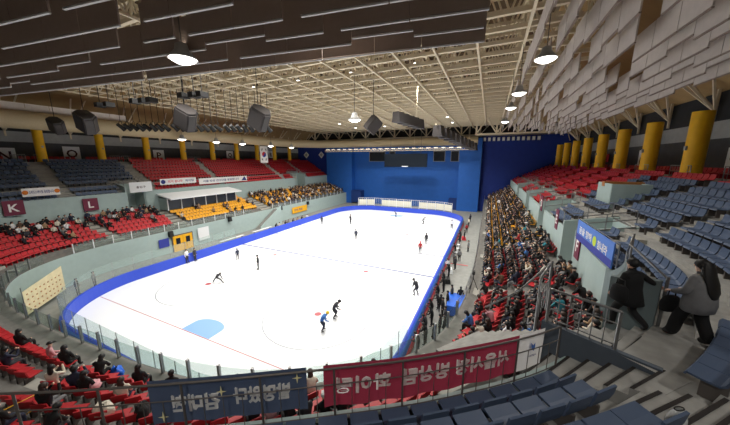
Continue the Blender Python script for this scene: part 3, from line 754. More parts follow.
def stand(**k):
    J = pose(pelvis=(0, 0, .93), spine=(0, -.01, 1.12), chest=(0, 0, 1.3), neck=(0, .0, 1.47), jaw=(0, .03, 1.55), head=(0, .03, 1.63), top=(0, .01, 1.7))
    for s, q in ((-1, 'l'), (1, 'r')):
        for n, p in (('sh', (s*.19, 0, 1.38)), ('el', (s*.25, -.02, 1.1)), ('wr', (s*.25, .07, .87)), ('ha', (s*.245, .1, .77)), ('hip', (s*.09, 0, .88)), ('kn', (s*.11, .02, .5)), ('an', (s*.12, 0, .09)), ('to', (s*.14, .17, .045))): J[n+q] = (p, J[n+q][1])
    for n, p in k.items(): J[n] = (p, J[n][1])
    return J
BODY = {}
BODY['sit'] = skin_body(pose(), BONES, 'body_seated')
BODY['lean'] = skin_body(pose(spine=(0, .08, .69), chest=(0, .2, .85), neck=(0, .29, .98), jaw=(0, .35, 1.03), head=(0, .38, 1.1), top=(0, .39, 1.17), shl=(-.19, .2, .92), shr=(.19, .2, .92), ell=(-.24, .33, .68), elr=(.24, .33, .68), wrl=(-.1, .47, .58), wrr=(.1, .47, .58), hal=(-.05, .54, .56), har=(.05, .54, .56)), BONES, 'body_leaning')
BODY['phone'] = skin_body(pose(elr=(.26, .2, .8), wrr=(.14, .34, 1.02), har=(.1, .38, 1.1), ell=(-.25, .18, .76), wrl=(-.08, .34, .98), hal=(-.03, .38, 1.06)), BONES, 'body_holding_up_hands')
BODY['stand'] = skin_body(stand(), BONES, 'body_standing')
BODY['rail'] = skin_body(stand(chest=(0, .1, 1.28), neck=(0, .16, 1.43), jaw=(0, .21, 1.5), head=(0, .22, 1.58), top=(0, .21, 1.65), shl=(-.19, .1, 1.36), shr=(.19, .1, 1.36), ell=(-.27, .22, 1.12), elr=(.27, .22, 1.12), wrl=(-.18, .42, 1.12), wrr=(.18, .42, 1.12), hal=(-.12, .48, 1.13), har=(.12, .48, 1.13)), BONES, 'body_leaning_on_boards')
BODY['skate'] = skin_body(stand(pelvis=(0, -.12, .8), spine=(0, -.02, .97), chest=(0, .14, 1.12), neck=(0, .26, 1.24), jaw=(0, .32, 1.29), head=(0, .35, 1.36), top=(0, .36, 1.43), shl=(-.19, .16, 1.19), shr=(.19, .16, 1.19), ell=(-.28, .1, .95), elr=(.28, .2, .95), wrl=(-.24, .27, .8), wrr=(.2, .4, .84), hal=(-.22, .35, .76), har=(.17, .48, .82), hipl=(-.09, -.1, .76), hipr=(.09, -.1, .76), knl=(-.15, .16, .46), knr=(.14, .1, .46), anl=(-.18, .0, .12), anr=(.16, -.12, .12), tol=(-.2, .17, .07), tor=(.18, .05, .07)), BONES, 'body_skating')
BODY['wide'] = skin_body(stand(pelvis=(0, -.15, .72), spine=(0, .0, .84), chest=(0, .2, .88), neck=(0, .35, .9), jaw=(0, .41, .88), head=(0, .47, .9), top=(0, .52, .93), shl=(-.18, .22, .92), shr=(.18, .22, .92), ell=(-.3, .26, .66), elr=(.3, .26, .66), wrl=(-.42, .22, .42), wrr=(.42, .22, .42), hal=(-.46, .22, .34), har=(.46, .22, .34), hipl=(-.1, -.14, .68), hipr=(.1, -.14, .68), knl=(-.38, .02, .42), knr=(.38, .02, .42), anl=(-.6, .0, .11), anr=(.6, .0, .11), tol=(-.66, .17, .06), tor=(.66, .17, .06)), BONES, 'body_bending_wide')
HEADS = dict(sit=((0, .045, 1.225), 0.), lean=((0, .375, 1.09), .35), phone=((0, .045, 1.225), 0.), stand=((0, .03, 1.625), 0.), rail=((0, .22, 1.575), .1), skate=((0, .35, 1.355), .3), wide=((0, .47, .9), 1.2))
def hair_mesh(kind):
    b = MB()
    if kind == 'short': b.ell((0, -.012, .02), (.11, .122, .112), 0, 12, 8, Matrix.Rotation(.55, 3, 'X'), -.42)
    elif kind == 'long': b.ell((0, -.015, .02), (.115, .124, .115), 0, 12, 8, Matrix.Rotation(.5, 3, 'X'), -.45); b.ell((0, -.09, -.14), (.11, .06, .2), 0, 8, 6)
    elif kind == 'cap': b.ell((0, .0, .04), (.118, .13, .1), 0, 10, 6, zmin=-.05); b.box((0, .14, .035), (.15, .12, .02))
    else: b.ell((0, .0, .03), (.125, .14, .125), 0, 10, 6, zmin=-.45)
    return b.mesh({'short': 'hair', 'long': 'long_hair', 'cap': 'cap', 'helmet': 'helmet'}[kind], M['hair_black'])
HM = {k: hair_mesh(k) for k in ('short', 'long', 'cap', 'helmet')}
HN = dict(short='hair', long='hair', cap='cap', helmet='helmet')
NPEOPLE = [0]
def setm(o, mats):
    for i, m in enumerate(mats):
        o.material_slots[i].link = 'OBJECT'; o.material_slots[i].material = m
def person(bd, p, rz, coat, label, group=None, hair='short', hm='hair_black', trousers='cloth_black', shoes='black', skin='skin', sc=1., skates=False):
    o = tag(link('person', BODY[bd], None, p, rz), label, 'person', group); o.scale = (sc,)*3
    setm(o, [M[skin], coatmat(coat) if isinstance(coat, str) else coat, M[trousers], M[shoes]])
    c, a = HEADS[bd]; h = link(HN[hair], HM[hair], o, c); h.rotation_euler = (-a, 0, 0); setm(h, [M[hm]]); NPEOPLE[0] += 1
    if skates:
        J = {'skate': ((-.19, .09, .03), (.17, -.03, .03)), 'wide': ((-.63, .09, .03), (.63, .09, .03))}.get(bd, ((-.13, .08, .0), (.13, .08, .0)))
        for q in J: s = link('skate_blade', BLADE, o, q)
    return o
_b = MB(); _b.box((0, 0, .012), (.012, .3, .05)); _b.box((0, -.08, .03), (.03, .05, .05)); _b.box((0, .08, .03), (.03, .05, .05)); BLADE = _b.mesh('skate_blade', M['steel'])
COATS = ['black']*26+['charcoal']*6+['navy']*2+['grey', 'grey', 'cream', 'cream', 'brown', 'tan', 'white', 'red', 'pink', 'olive', 'teal', 'blue']
HAIRS = [('short', 'hair_black', 'short black hair'), ('long', 'hair_black', 'long black hair'), ('short', 'hair_brown', 'short brown hair'), ('long', 'hair_brown', 'long brown hair'), ('cap', 'cap_white', 'a white cap'), ('cap', 'hair_black', 'a black cap')]
HW = [6, 6, 2, 3, .5, 1]
CAND = []; RB = random.Random(3); R_RUN = {(i, k): RB.random() for i in range(60) for k in range(8)}
for (p, rz, col, lab, grp, near) in SEATS:
    if 'upper' in lab or ' row up of the ' not in lab: continue
    row = lab.split(' row')[0].split()[-1]; k = NTH.index(row); pr = 0
    if 'team aisle' in lab:
        y = p.y
        if y > 26: pr = .2 if R_RUN[(int(y/1.7), k)] < .24 else .93
        elif y > 19: pr = .45 if k < 1 else .88
        else: pr = .3 if k == 0 else .72
        where = 'lower stand behind the team aisle'
    elif 'across' in lab:
        if col == 'yellow': pr = .7 if p.y > 42 else .1
        else: pr = [.06, .08, .14, .42, .7, .75][k] if p.x < -38 else .1
        if p.y < 9: pr *= .3
        where = 'lower stand across the ice'
    else:
        pr = .34 if p.x < -12 else .22; where = 'lower stand below the hung banners'
    if R.random() < pr: CAND.append((p, rz, row, where, col))
CAND.sort(key=lambda s: (s[0]-EYE).length)
crowd = MB(); crowd_mats = []
def mesh_into(bm, me, mx, slotmap):
    bm.add([mx @ v.co for v in me.vertices], [], 0)
    o = len(bm.v)-len(me.vertices)
    for f in me.polygons: bm.f.append(tuple(i+o for i in f.vertices)); bm.m.append(slotmap[f.material_index]); bm.sm.append(True)
CM = ['skin', 'cloth_black', 'cloth_charcoal', 'coat_navy', 'cloth_grey', 'cloth_cream', 'cloth_brown', 'cloth_tan', 'hair_black', 'coat_white']
for i, (p, rz, row, where, col) in enumerate(CAND):
    bd = R.choices(['sit', 'lean', 'phone'], [6, 3, 2])[0]; where = where.replace('lower ', '').replace('hung ', ''); coat = R.choice(COATS); hk, hmn, hl = R.choices(HAIRS, HW)[0]; s = R.uniform(.92, 1.05)
    q = p+Vector((R.uniform(-.04, .04), R.uniform(-.04, .04), -.02)); rz += R.uniform(-.35, .35)
    if i < 250:
        lab = 'person in %s coat, %s, %s row of the %s' % (coat, hl, row, where)
        person(bd, q, rz, coat, lab, 'spectators: '+lab, hk, hmn, R.choice(['cloth_black', 'cloth_black', 'cloth_charcoal', 'coat_navy', 'cloth_grey']), 'black', R.choice(['skin', 'skin_pale']), s)
    else:
        mx = Matrix.Translation(q) @ Matrix.Rotation(rz, 4, 'Z') @ Matrix.Scale(s, 4); cm = R.choice([1, 1, 1, 1, 2, 2, 3, 4, 5, 6, 7, 9])
        mesh_into(crowd, BODY[bd], mx, {0: 0, 1: cm, 2: R.choice([1, 2, 3]), 3: 1}); c, a = HEADS[bd]
        mesh_into(crowd, HM[hk if hk != 'cap' else 'short'], mx @ Matrix.Translation(c) @ Matrix.Rotation(-a, 4, 'X'), {0: 8})
if crowd.v: tag(crowd.build('crowd', [M[k] for k in CM]), 'the more distant seated spectators in mostly black coats', 'crowd', kind='stuff')
print('PEOPLE', len(CAND))

# skaters: (pixel of the feet on the ice) -> place
def ice(px, py): p = at_z(px, py, 0); return Vector((p.x, p.y, .0))
SK = [('wide', 218, 283, 'charcoal', .3, 'skater in charcoal bending low with legs spread wide', 'helmet', 'hair_black', .95), ('stand', 258.5, 269.5, 'charcoal', 2.6, 'skater in dark clothes standing straight between the blue line and the face-off circle', 'helmet', 'hair_black', 1.05),
      ('stand', 238, 260, 'navy', 1.2, 'skater in navy beside the blue boards, nearest the bent skater', 'helmet', 'hair_black', .9), ('skate', 323, 331.5, M['cloth_blue'], -.9, 'skater with a yellow helmet and light blue top', 'helmet', 'cap_yellow', 1.1),
      ('skate', 335, 318.5, 'charcoal', -1.1, 'skater in dark clothes leaning forward beside the yellow-helmeted skater', 'helmet', 'hair_black', 1.12), ('skate', 416, 295.5, 'charcoal', 1.0, 'skater in charcoal gliding alone near the padded boards of the team aisle', 'helmet', 'hair_black', 1.1),
      ('stand', 356, 240, 'navy', .8, 'skater in navy standing alone at centre ice', 'helmet', 'hair_black', 1.05), ('stand', 322, 224.5, 'charcoal', .4, 'skater in charcoal nearest the blue boards at the far face-off circle', 'helmet', 'hair_black', 1.), ('stand', 350.5, 224, 'charcoal', -.5, 'skater in charcoal standing upright before the far boards', 'helmet', 'hair_black', 1.15),
      ('skate', 396, 217, 'navy', 1.7, 'skater in navy crouching before the far boards', 'helmet', 'hair_black', .9), ('skate', 423, 224, 'grey', -1.4, 'skater in grey leaning forward near the far goal line', 'helmet', 'hair_black', 1.0), ('stand', 426, 244.5, 'charcoal', .6, 'skater in charcoal standing behind the pink-topped skater', 'helmet', 'hair_black', 1.05),
      ('stand', 420, 254, 'red', .2, 'skater with a red top between two dark lines on the ice', 'helmet', 'cap_red', 1.05), ('stand', 451.5, 229, 'white', .2, 'skater with a white top by the far end of the team aisle', 'helmet', 'hair_brown', 1.0),
      ('stand', 187.5, 263, 'white', -1.3, 'skater in white standing at the boards below the yellow doors', 'short', 'hair_black', 1.05), ('stand', 195.5, 261, 'charcoal', -1.2, 'skater in charcoal standing at the boards beside the skater in white', 'short', 'hair_black', 1.)]
for bd, px, py, coat, rz, lab, hk, hmn, s in SK:
    p = ice(px, py); p.z = .02
    person(bd, p, rz, coat, lab, None, hk, hmn, 'coat_navy' if 'blue top' in lab else 'cloth_charcoal', 'black', 'skin', s, True)
# team aisle: people along the boards and around
k = 0
for px, py, bd, coat in [(408, 352, 'rail', 'black'), (414, 342, 'rail', 'black'), (417, 333, 'rail', 'charcoal'), (421, 324, 'rail', 'black'), (424, 316, 'rail', 'black'), (428, 307, 'rail', 'charcoal'), (431, 299, 'rail', 'black'), (434, 291, 'rail', 'black'), (437, 284, 'rail', 'charcoal'), (440, 277, 'rail', 'black'), (443, 271, 'rail', 'white'), (446, 263, 'rail', 'grey'), (449, 254, 'rail', 'black'), (453, 246, 'rail', 'black'), (456, 240, 'rail', 'charcoal')]:
    p = at_z(px, py, 0); x = RX1+.95+(k % 2)*.25; y = p.y
    if y < RY0+RR:
        pp = min((rink_pt(S_L2+RR*PI/2*t/40, 1.0)[0] for t in range(41)), key=lambda v: abs(v.y-y)); x = pp.x
    person(bd, (x, y, 0), PI/2+R.uniform(-.3, .3), coat, 'person in a %s coat leaning at the rink boards, %s from the near corner' % (coat, nth(k)), None, R.choice(['short', 'long']), 'hair_black'); k += 1
for i in range(9):
    y = 13.5+1.35*i; x = RX1+1.75+.2*(i % 3) if y > 15.3 else RX1+1.2
    person('stand', (x, y, 0), PI/2+R.uniform(-.6, .6), ['black', 'black', 'charcoal'][i % 3], 'person in long %s coat, second rank at the rink boards, %s from near corner' % (['black', 'black', 'charcoal'][i % 3], nth(i)), None, 'short', 'hair_black', sc=1.03)
k = 0
for px, py, bd, coat, rz, lab in [(459, 341, 'stand', 'black', 1.2, 'person in black standing beside the blue covered table'), (463, 305, 'stand', 'black', .2, 'person in black standing behind the blue covered table'), (440, 313, 'stand', 'black', -.2, 'person in long black coat standing in the aisle before the blue table'),
    (459, 262, 'stand', 'grey', .5, 'person in grey in the aisle near the red floor line'), (463, 240, 'stand', 'black', 1.5, 'person in black in the aisle close to a red bag'), (466, 233, 'stand', 'red', .5, 'person in red in the far part of the team aisle'), (470, 222, 'stand', 'navy', .9, 'person in navy at the far corner of the team aisle'), (463, 226, 'stand', 'cream', 2., 'person in cream at the far corner of the team aisle'), (468, 252, 'stand', 'grey', 2., 'person in grey by the pipe railing of the team aisle'), (455, 270, 'stand', 'charcoal', 1.2, 'person in charcoal midway along the team aisle')]:
    p = at_z(px, py, 0); x = min(max(p.x, RX1+1.5), -1.5 if p.y > 24 else -2.1); person(bd, (x, p.y, 0), rz, coat, lab, None, 'short', 'hair_black')
# visitors behind the boards across the ice
for i in range(8):
    y = 37+R.uniform(0, 1)+i*1.35
    person('rail', (RX0-.95, y, 0), -PI/2, ['black', 'cream', 'black', 'grey', 'charcoal', 'tan', 'black', 'white'][i], 'person in a %s coat behind the boards across the ice, %s from the yellow doors' % (['black', 'cream', 'black', 'grey', 'charcoal', 'tan', 'black', 'white'][i], nth(i)), None, 'short', 'hair_black', sc=.95)
for i, (x, y, c) in enumerate([(-36.4, 12.2, 'grey'), (-35.8, 10.7, 'black')]):
    person('stand', (x, y, 0), -.8, c, 'person in %s standing between the patterned cloth panel and the corner glass' % c, None, 'short', 'hair_black')

# ------------------------------------------------------------------ lettering
def text_geo(s, h, bold=.0):
    c = bpy.data.curves.new('t', 'FONT'); c.body = s; c.size = 1; c.offset = bold; c.resolution_u = 2; c.extrude = 0
    o = bpy.data.objects.new('t', c); C.objects.link(o); dg = bpy.context.evaluated_depsgraph_get(); me = bpy.data.meshes.new_from_object(o.evaluated_get(dg)); bpy.data.objects.remove(o)
    vs = [v.co.copy() for v in me.vertices]; fs = [tuple(p.vertices) for p in me.polygons]
    if not vs: return [], [], 0
    x0, x1 = min(v.x for v in vs), max(v.x for v in vs); y0, y1 = min(v.y for v in vs), max(v.y for v in vs); k = h/(y1-y0)
    return [((v.x-(x0+x1)/2)*k, (v.y-(y0+y1)/2)*k) for v in vs], fs, (x1-x0)*k
def text_on(bm, s, h, org, ex, ez, mi=0, width=None, bold=.0, off=0.):
    vs, fs, w = text_geo(s, h, bold)
    if not vs: return
    k = width/w if width else 1; org, ex, ez = Vector(org), Vector(ex).normalized(), Vector(ez).normalized(); n = ex.cross(ez)*off
    bm.add([org+ex*(x*k)+ez*y+n for x, y in vs], fs, mi)
def panel_sign(name, label, cat, org, ex, w, h, base, parts, t=.05, group=None, ez=(0, 0, 1)):
    """flat sign: org centre, ex reading direction; parts: (text, height, dx, dz, material, width)"""
    o = thing(name, label, cat, org, 0, group); ex = Vector(ex).normalized(); ez = Vector(ez); n = ex.cross(ez)
    b = MB(); q = [ex*sx*w/2+ez*sz*h/2 for sx, sz in ((-1, -1), (1, -1), (1, 1), (-1, 1))]
    b.hexa([v-n*t for v in q], [v for v in q]); b.build('panel', base, o)
    for i, (s, hh, dx, dz, m, ww) in enumerate(parts):
        b = MB()
        if callable(s): s(b, ex*dx+ez*dz, ex, ez, n)
        else: text_on(b, s, hh, ex*dx+ez*dz, ex, ez, 0, ww, .02, .006)
        if b.v: b.build('lettering' if not callable(s) else 'emblem', m, o)
    return o
def disc(bm, c, r, ex, ez, n, off=.008, k=20, a0=0, a1=2*PI, mi=0):
    full = a1-a0 > 6.2; pts = [c+ex*(r*math.cos(a0+(a1-a0)*i/k))+ez*(r*math.sin(a0+(a1-a0)*i/k))+n*off for i in range(k if full else k+1)]
    bm.add(pts, [tuple(range(len(pts)))], mi)

# ------------------------------------------------------------------ yellow columns
ps = None
b = MB(); b.lathe([(.56, 0), (.56, 4.75)], n=24); cs = b.mesh('shaft', M['yellow_column']); b = MB(); b.lathe([(.6, 0), (.6, .12), (.57, .14)], n=24); cb = b.mesh('collar', M['yellow_column'])
b = MB(); b.box((-.6, -.1, 2.2), (.12, .2, .3)); cx_ = b.mesh('junction_box', M['lamp_house'])
for k in range(8):
    o = thing('yellow_column', 'round yellow column of the upper stand under the pale baffles, %s from the entrance corner' % nth(k), 'column', (13.6, 28.4+6.25*k, Z_TOP), 0, 'yellow columns under the pale baffles'); o['kind'] = 'thing'
    for n_, m_ in (('shaft', cs), ('collar', cb), ('junction_box', cx_)): link(n_, m_, o)
for k in range(9):
    o = thing('yellow_column', 'round yellow column across the ice, %s from the N sign' % nth(k), 'column', (-56., 16.1+6.4*k, upz(Z_TOP, UE)), PI, 'yellow columns across the ice'); o['kind'] = 'thing'; o.scale = (.9, .9, .92)
    for n_, m_ in (('shaft', cs), ('collar', cb), ('junction_box', cx_)): link(n_, m_, o)

# ------------------------------------------------------------------ signs and banners
XW = -58.8
for s, px, py in (('N', 5, 155), ('O', 72, 153), ('P', 159, 155), ('Q', 230, 155), ('R', 271, 154.5)):
    p = at_x(px, py, XW); lab = 'white square sign with a dark letter %s on the wall across the ice' % s
    panel_sign('block_sign', lab, 'sign', p, (0, 1, 0), 1.9, 1.9, M['white_paint'], [(s, 1.2, 0, -.1, M['letter_dark'], None)])
for s, px, py in (('6', 641, 160), ('2', 733, 163)):
    p = at_x(px, py, 16.4); panel_sign('block_sign', {'6': 'white sign with a dark 6 on the grey wall between yellow columns', '2': 'white sign with a dark 2 on the grey wall nearer than every yellow column'}[s], 'sign', p, (0, -1, 0), 1.5, 2.3, M['white_paint'], [(s, 1.3, 0, 0, M['letter_dark'], None)])
p = at_x(607, 158, 16.4); panel_sign('exit_sign', 'small red sign on the grey wall between yellow columns', 'sign', p, (0, -1, 0), 1.2, 1.2, M['flag_red'], [])
for s, px, py, lab in (('K', 14, 208, 'burgundy block sign with a white K at the corner of the stand across the ice'), ('L', 91, 204.5, 'burgundy block sign with a white L beside the opening across the ice')):
    p = at_x(px, py, -47.35 if s == 'L' else -46.75); panel_sign('block_sign', lab, 'sign', p, (0, 1, 0), 1.5, 1.6, M['sign_burgundy'], [(s, .85, 0, 0, M['letter'], None)])
for s, px, py, lab in (('F', 577, 246, 'burgundy block sign with white F on the mint wall below the blue banner'), ('E', 556.5, 219, 'burgundy block sign with white E, next beyond the blue banner'), ('D', 541.5, 203, 'burgundy block sign with white D, farthest along the mint wall')):
    p = at_x(px, py, 4.96); panel_sign('block_sign', lab, 'sign', p, (0, -1, 0), .8, 1.5, M['sign_burgundy'], [(s, .7, 0, 0, M['letter'], None)])
def sun(c_): 
    def f(b, c, ex, ez, n): disc(b, c, c_, ex, ez, n, .012)
    return f
p0, p1 = at_x(22, 194.5, -47.4), at_x(60, 191.5, -47.4)
panel_sign('cloth_banner', 'white cloth banner with navy lettering and two orange emblems across the ice', 'banner', (p0+p1)/2+Vector((.03, 0, .15)), (0, 1, 0), (p1-p0).length, .95, M['cloth_white'], [('스피드스케이팅 응원합니다', .36, 0, 0, M['letter_navy'], (p1-p0).length*.66), (sun(.24), 0, -(p1-p0).length*.42, 0, M['cloth_orange'], None), (sun(.24), 0, (p1-p0).length*.42, 0, M['cloth_orange'], None)])
p0, p1 = at_x(160, 182, -47.4), at_x(196, 180, -47.4)
panel_sign('cloth_banner', 'pale cloth banner with red and navy lettering beside the long white one', 'banner', (p0+p1)/2, (0, 1, 0), (p1-p0).length, .95, M['cloth_white'], [('피겨 꿈나무', .42, -(p1-p0).length*.1, 0, M['flag_red'], (p1-p0).length*.4), ('파이팅', .42, (p1-p0).length*.3, 0, M['letter_navy'], (p1-p0).length*.25), (sun(.34), 0, -(p1-p0).length*.42, 0, M['letter_navy'], None)])
p0, p1 = at_x(199, 181, -47.4), at_x(247, 178.5, -47.4)
def tri(b, c, ex, ez, n): b.add([c-ex*.7-ez*.4+n*.012, c+ex*.7-ez*.4+n*.012, c+ex*.1+ez*.45+n*.012], [(0, 1, 2)])
panel_sign('cloth_banner', 'long white cloth banner with a navy triangle above the pale canopy', 'banner', (p0+p1)/2, (0, 1, 0), (p1-p0).length, 1.05, M['cloth_white'], [('서울 빙상 선수단을 응원합니다', .42, -(p1-p0).length*.06, 0, M['letter_navy'], (p1-p0).length*.74), (tri, 0, (p1-p0).length*.5-.8, 0, M['letter_navy'], None)])
# hanging flag
p = at_x(264, 154.5, -50)
def flag():
    o = thing('hanging_flag', 'white flag with a red and blue circle hanging before the yellow columns', 'flag', p); ex, ez, n = Vector((0, 1, 0)), Vector((0, 0, 1)), Vector((1, 0, 0))
    b = MB(); b.box((0, 0, 0), (.04, 2.4, 3.9)); b.build('cloth', M['cloth_white'], o)
    r = .62; b = MB(); disc(b, Vector((0, 0, 0)), r, ez, ex, n, .03, 16, -PI/2, PI/2); disc(b, Vector((0, -r/2, 0)), r/2, ez, ex, n, .036, 14); b.build('red_half', M['flag_red'], o)
    b = MB(); disc(b, Vector((0, 0, 0)), r, ez, ex, n, .03, 16, PI/2, 1.5*PI); disc(b, Vector((0, r/2, 0)), r/2, ez, ex, n, .036, 14); b.build('blue_half', M['flag_blue'], o)
    for sy, sz in ((-1, 1), (1, 1), (-1, -1), (1, -1)):
        b = MB()
        for k in range(3): b.box((.035, sy*.62, sz*(1.0+.16*k)), (.02, .5, .08), 0, mx=Matrix.Rotation(-sy*sz*.5, 3, 'X'))
        b.build('trigram', M['black'], o)
    b = MB(); b.tube([(0, -1.2, 1.97), (0, 1.2, 1.97)], .04, 6); b.tube([(0, 0, 1.97), (0, 0, 6.)], .015, 4); b.build('hanger', M['steel'], o)
flag()
# blue banner on the mint wall
def bpt(px, py): return at_x(px, py, 5.0)
y0, y1 = 19.0, 13.95
panel_sign('cloth_banner', 'blue cloth banner with white and lime lettering hung on the mint wall', 'banner', (4.93, (y0+y1)/2, 9.05), (0, -1, 0), y0-y1, 1.1, M['banner_blue'], [(lambda b, c, ex, ez, n: b.hexa([c-ex*2.5-ez*.55+n*.006, c+ex*2.5-ez*.55+n*.006, c+ex*2.5-ez*.2+n*.006, c-ex*2.5-ez*.2+n*.006], [c-ex*2.5-ez*.55+n*.01, c+ex*2.5-ez*.55+n*.01, c+ex*2.5-ez*.2+n*.01, c-ex*2.5-ez*.2+n*.01]), 0, 0, 0, M['banner_deep'], None), ('꿈을 향해', .4, -1.1, .08, M['letter'], 2.0), ('힘내라', .42, 1.35, .02, M['letter'], 1.2), (sun(.25), 0, .35, .05, M['lime'], None)])
b = MB(); 
for z in (8.7, 9.1, 9.62): b.tube([(5.05, 19.2, z), (5.05, 13.8, z)], .022, 5)
for k in range(6): b.tube([(5.05, 13.8+1.08*k, 8.4), (5.05, 13.8+1.08*k, 9.64)], .025, 5)
tag(b.build('wall_railing', M['steel']), 'steel railing on the mint wall carrying the blue banner', 'railing')
# small railings on the far foot walls and around the openings
k = 0
for (a, c) in VOM:
    if c-a < .5 or abs(a-(UA-3.3)) < 1.5: continue
    b = MB(); z = upz(9.3, a)
    for dz in (0, .45, .9): b.tube([V3(Wp(a-.1, 0), z-.5+dz), V3(Wp(a-.1, VOMD), z+dz), V3(Wp(c+.1, VOMD), z+dz), V3(Wp(c+.1, 0), z-.5+dz)], .03, 5)
    for u in (a-.1, c+.1):
        for d in (0, 1.3, VOMD): b.tube([V3(Wp(u, d), z-.8), V3(Wp(u, d), z+.9-.5*(1-d/VOMD))], .03, 5)
    tag(b.build('opening_railing', M['steel']), ('steel railing around the stair opening of the upper stand, %s from the blue banner' % nth(k)) if k < 4 else ('steel railing around the stair opening across the ice, %s the flag' % ('nearest' if k == 5 else 'far from')), 'railing'); k += 1
# front railings of the upper red seats (hoops at the top of each aisle)
proto = None
for a, w in UP_AISLE:
    for s in (-1, 1):
        p = Wp(a+s*w, 8.2)
        if not seen(Vector((p.x, p.y, upz(Z_TOP, a)+.6))): continue
        n = NRM[idx(a)[0]]; rz = math.atan2(n.y, n.x)
        if proto is None:
            proto = thing('hoop_railing', 'steel hoop railing at the top of a seat aisle', 'railing', V3(p, upz(Z_TOP, a)), rz, 'hoop railings at the top of the seat aisles'); b = MB(); b.tube([(0, -.6, 0), (0, -.6, .95), (0, .6, .95), (0, .6, 0)], .03, 6); b.build('hoop', M['steel'], proto)
            b = MB(); b.tube([(0, -.6, .5), (0, .6, .5)], .02, 5); [b.tube([(0, q, 0), (0, q, .95)], .015, 4) for q in (-.3, 0, .3)]; b.build('bar', M['steel'], proto); continue
        o = copy_tree(proto); o.location = V3(p, upz(Z_TOP, a)); o.rotation_euler.z = rz
# pale box with wooden top among the upper seats
q = at_x(612, 200, 8.6)
o = thing('stair_enclosure', 'pale grey box-shaped enclosure with a wooden rim among the upper seats', 'enclosure', (9.2, 26.3, 9.6)); b = MB()
b.box((0, -1.3, .75), (2.2, .14, 1.9)); b.box((-1.05, 0, .75), (.14, 2.6, 1.9)); b.box((1.05, 0, .75), (.14, 2.6, 1.9)); b.build('wall_panel', M['mint'], o); b = MB(); b.box((0, .2, 1.62), (2.3, .5, .35)); b.build('rim', M['wood'], o)
# openings across the ice: pale sign box
p = at_x(141, 187, -47.3); panel_sign('opening_sign', 'white hanging sign board over the stair opening across the ice', 'sign', (p.x, p.y, p.z), (0, 1, 0), 2.9, 1.5, M['white_paint'], [('출입구', .35, 0, 0, M['letter_dark'], 1.2)])
# canopy booth across the ice
o = thing('canopy_booth', 'pale canopy over a dark glazed booth behind the yellow seats across the ice', 'booth', (-46, 31.5, 5.3)); b = MB()
b.hexa([(-1.5, -6.6, 2.35), (2.1, -6.6, 1.75), (2.1, 6.6, 1.75), (-1.5, 6.6, 2.35)], [(-1.5, -6.6, 2.55), (2.1, -6.6, 1.95), (2.1, 6.6, 1.95), (-1.5, 6.6, 2.55)]); b.build('canopy', M['white_paint'], o)
b = MB(); b.box((.6, 0, .95), (.1, 12.6, 1.7)); b.build('window', M['window_dark'], o)
for k in range(7): b = MB(); b.box((.68, -6.3+2.1*k, .9), (.1, .12, 1.9)); b.build('post', M['white_paint'], o)
for s in (-1, 1): b = MB(); b.box((-.4, s*6.3, .9), (2, .1, 1.8)); b.build('side_wall', M['mint'], o)
# yellow double door and notices on the wall behind the boards
p = at_x(184, 247, -40.38); o = thing('double_door', 'yellow double door in the mint wall behind the boards', 'door', (-40.45, p.y, 0)); 
for s in (-1, 1):
    b = MB(); b.box((.08, s*.7, 1.15), (.08, 1.36, 2.3)); d = b.build('door_leaf', M['yellow_door'], o); b = MB(); b.box((.13, s*.7, 1.5), (.03, .6, .9)); b.build('pane', M['window_dark'], d); b = MB(); b.box((.15, s*.14, 1.05), (.05, .05, .25)); b.build('handle', M['steel'], d)
b = MB(); b.box((.03, 0, 2.38), (.1, 3.0, .12)); b.box((.03, -1.45, 1.2), (.1, .12, 2.4)); b.box((.03, 1.45, 1.2), (.1, .12, 2.4)); b.build('door_frame', M['steel_dark'], o)
for dy, w, h, m, lab in ((3.2, 1.8, 2.0, 'white_paint', 'white notice board beside the yellow double door'), (-2.6, 1.3, 1.2, 'banner_deep', 'small navy notice beside the yellow double door')):
    panel_sign('notice_board', lab, 'notice board', (-40.3, p.y+dy, 1.7), (0, 1, 0), w, h, M[m], [])
p = at_x(300, 215, -40.38); panel_sign('notice_board', 'yellow and navy notice board on the mint wall near the far boards', 'notice board', (-40.3, p.y, 1.7), (0, 1, 0), 5.5, 1.4, M['yellow_door'], [('안전 제일', .5, -.6, 0, M['letter_navy'], 3.)])
# round black loudspeakers on the mint wall
proto = None
for px, py in ((171, 234), (230, 219), (281, 208), (308, 203)):
    p = at_x(px, py, -40.2)
    if proto is None:
        proto = thing('wall_speaker', 'small black loudspeaker fixed high on the mint wall behind the boards', 'loudspeaker', p, 0, 'loudspeakers on the mint wall'); b = MB(); b.hexa([(-.2, -.3, -.4), (.25, -.25, -.4), (.25, .25, -.4), (-.2, .3, -.4)], [(-.2, -.3, .4), (.15, -.25, .4), (.15, .25, .4), (-.2, .3, .4)]); b.build('cabinet', M['black'], proto); b = MB(); b.box((-.22, 0, 0), (.1, .2, .2)); b.build('bracket', M['steel_dark'], proto); continue
    o = copy_tree(proto); o.location = p
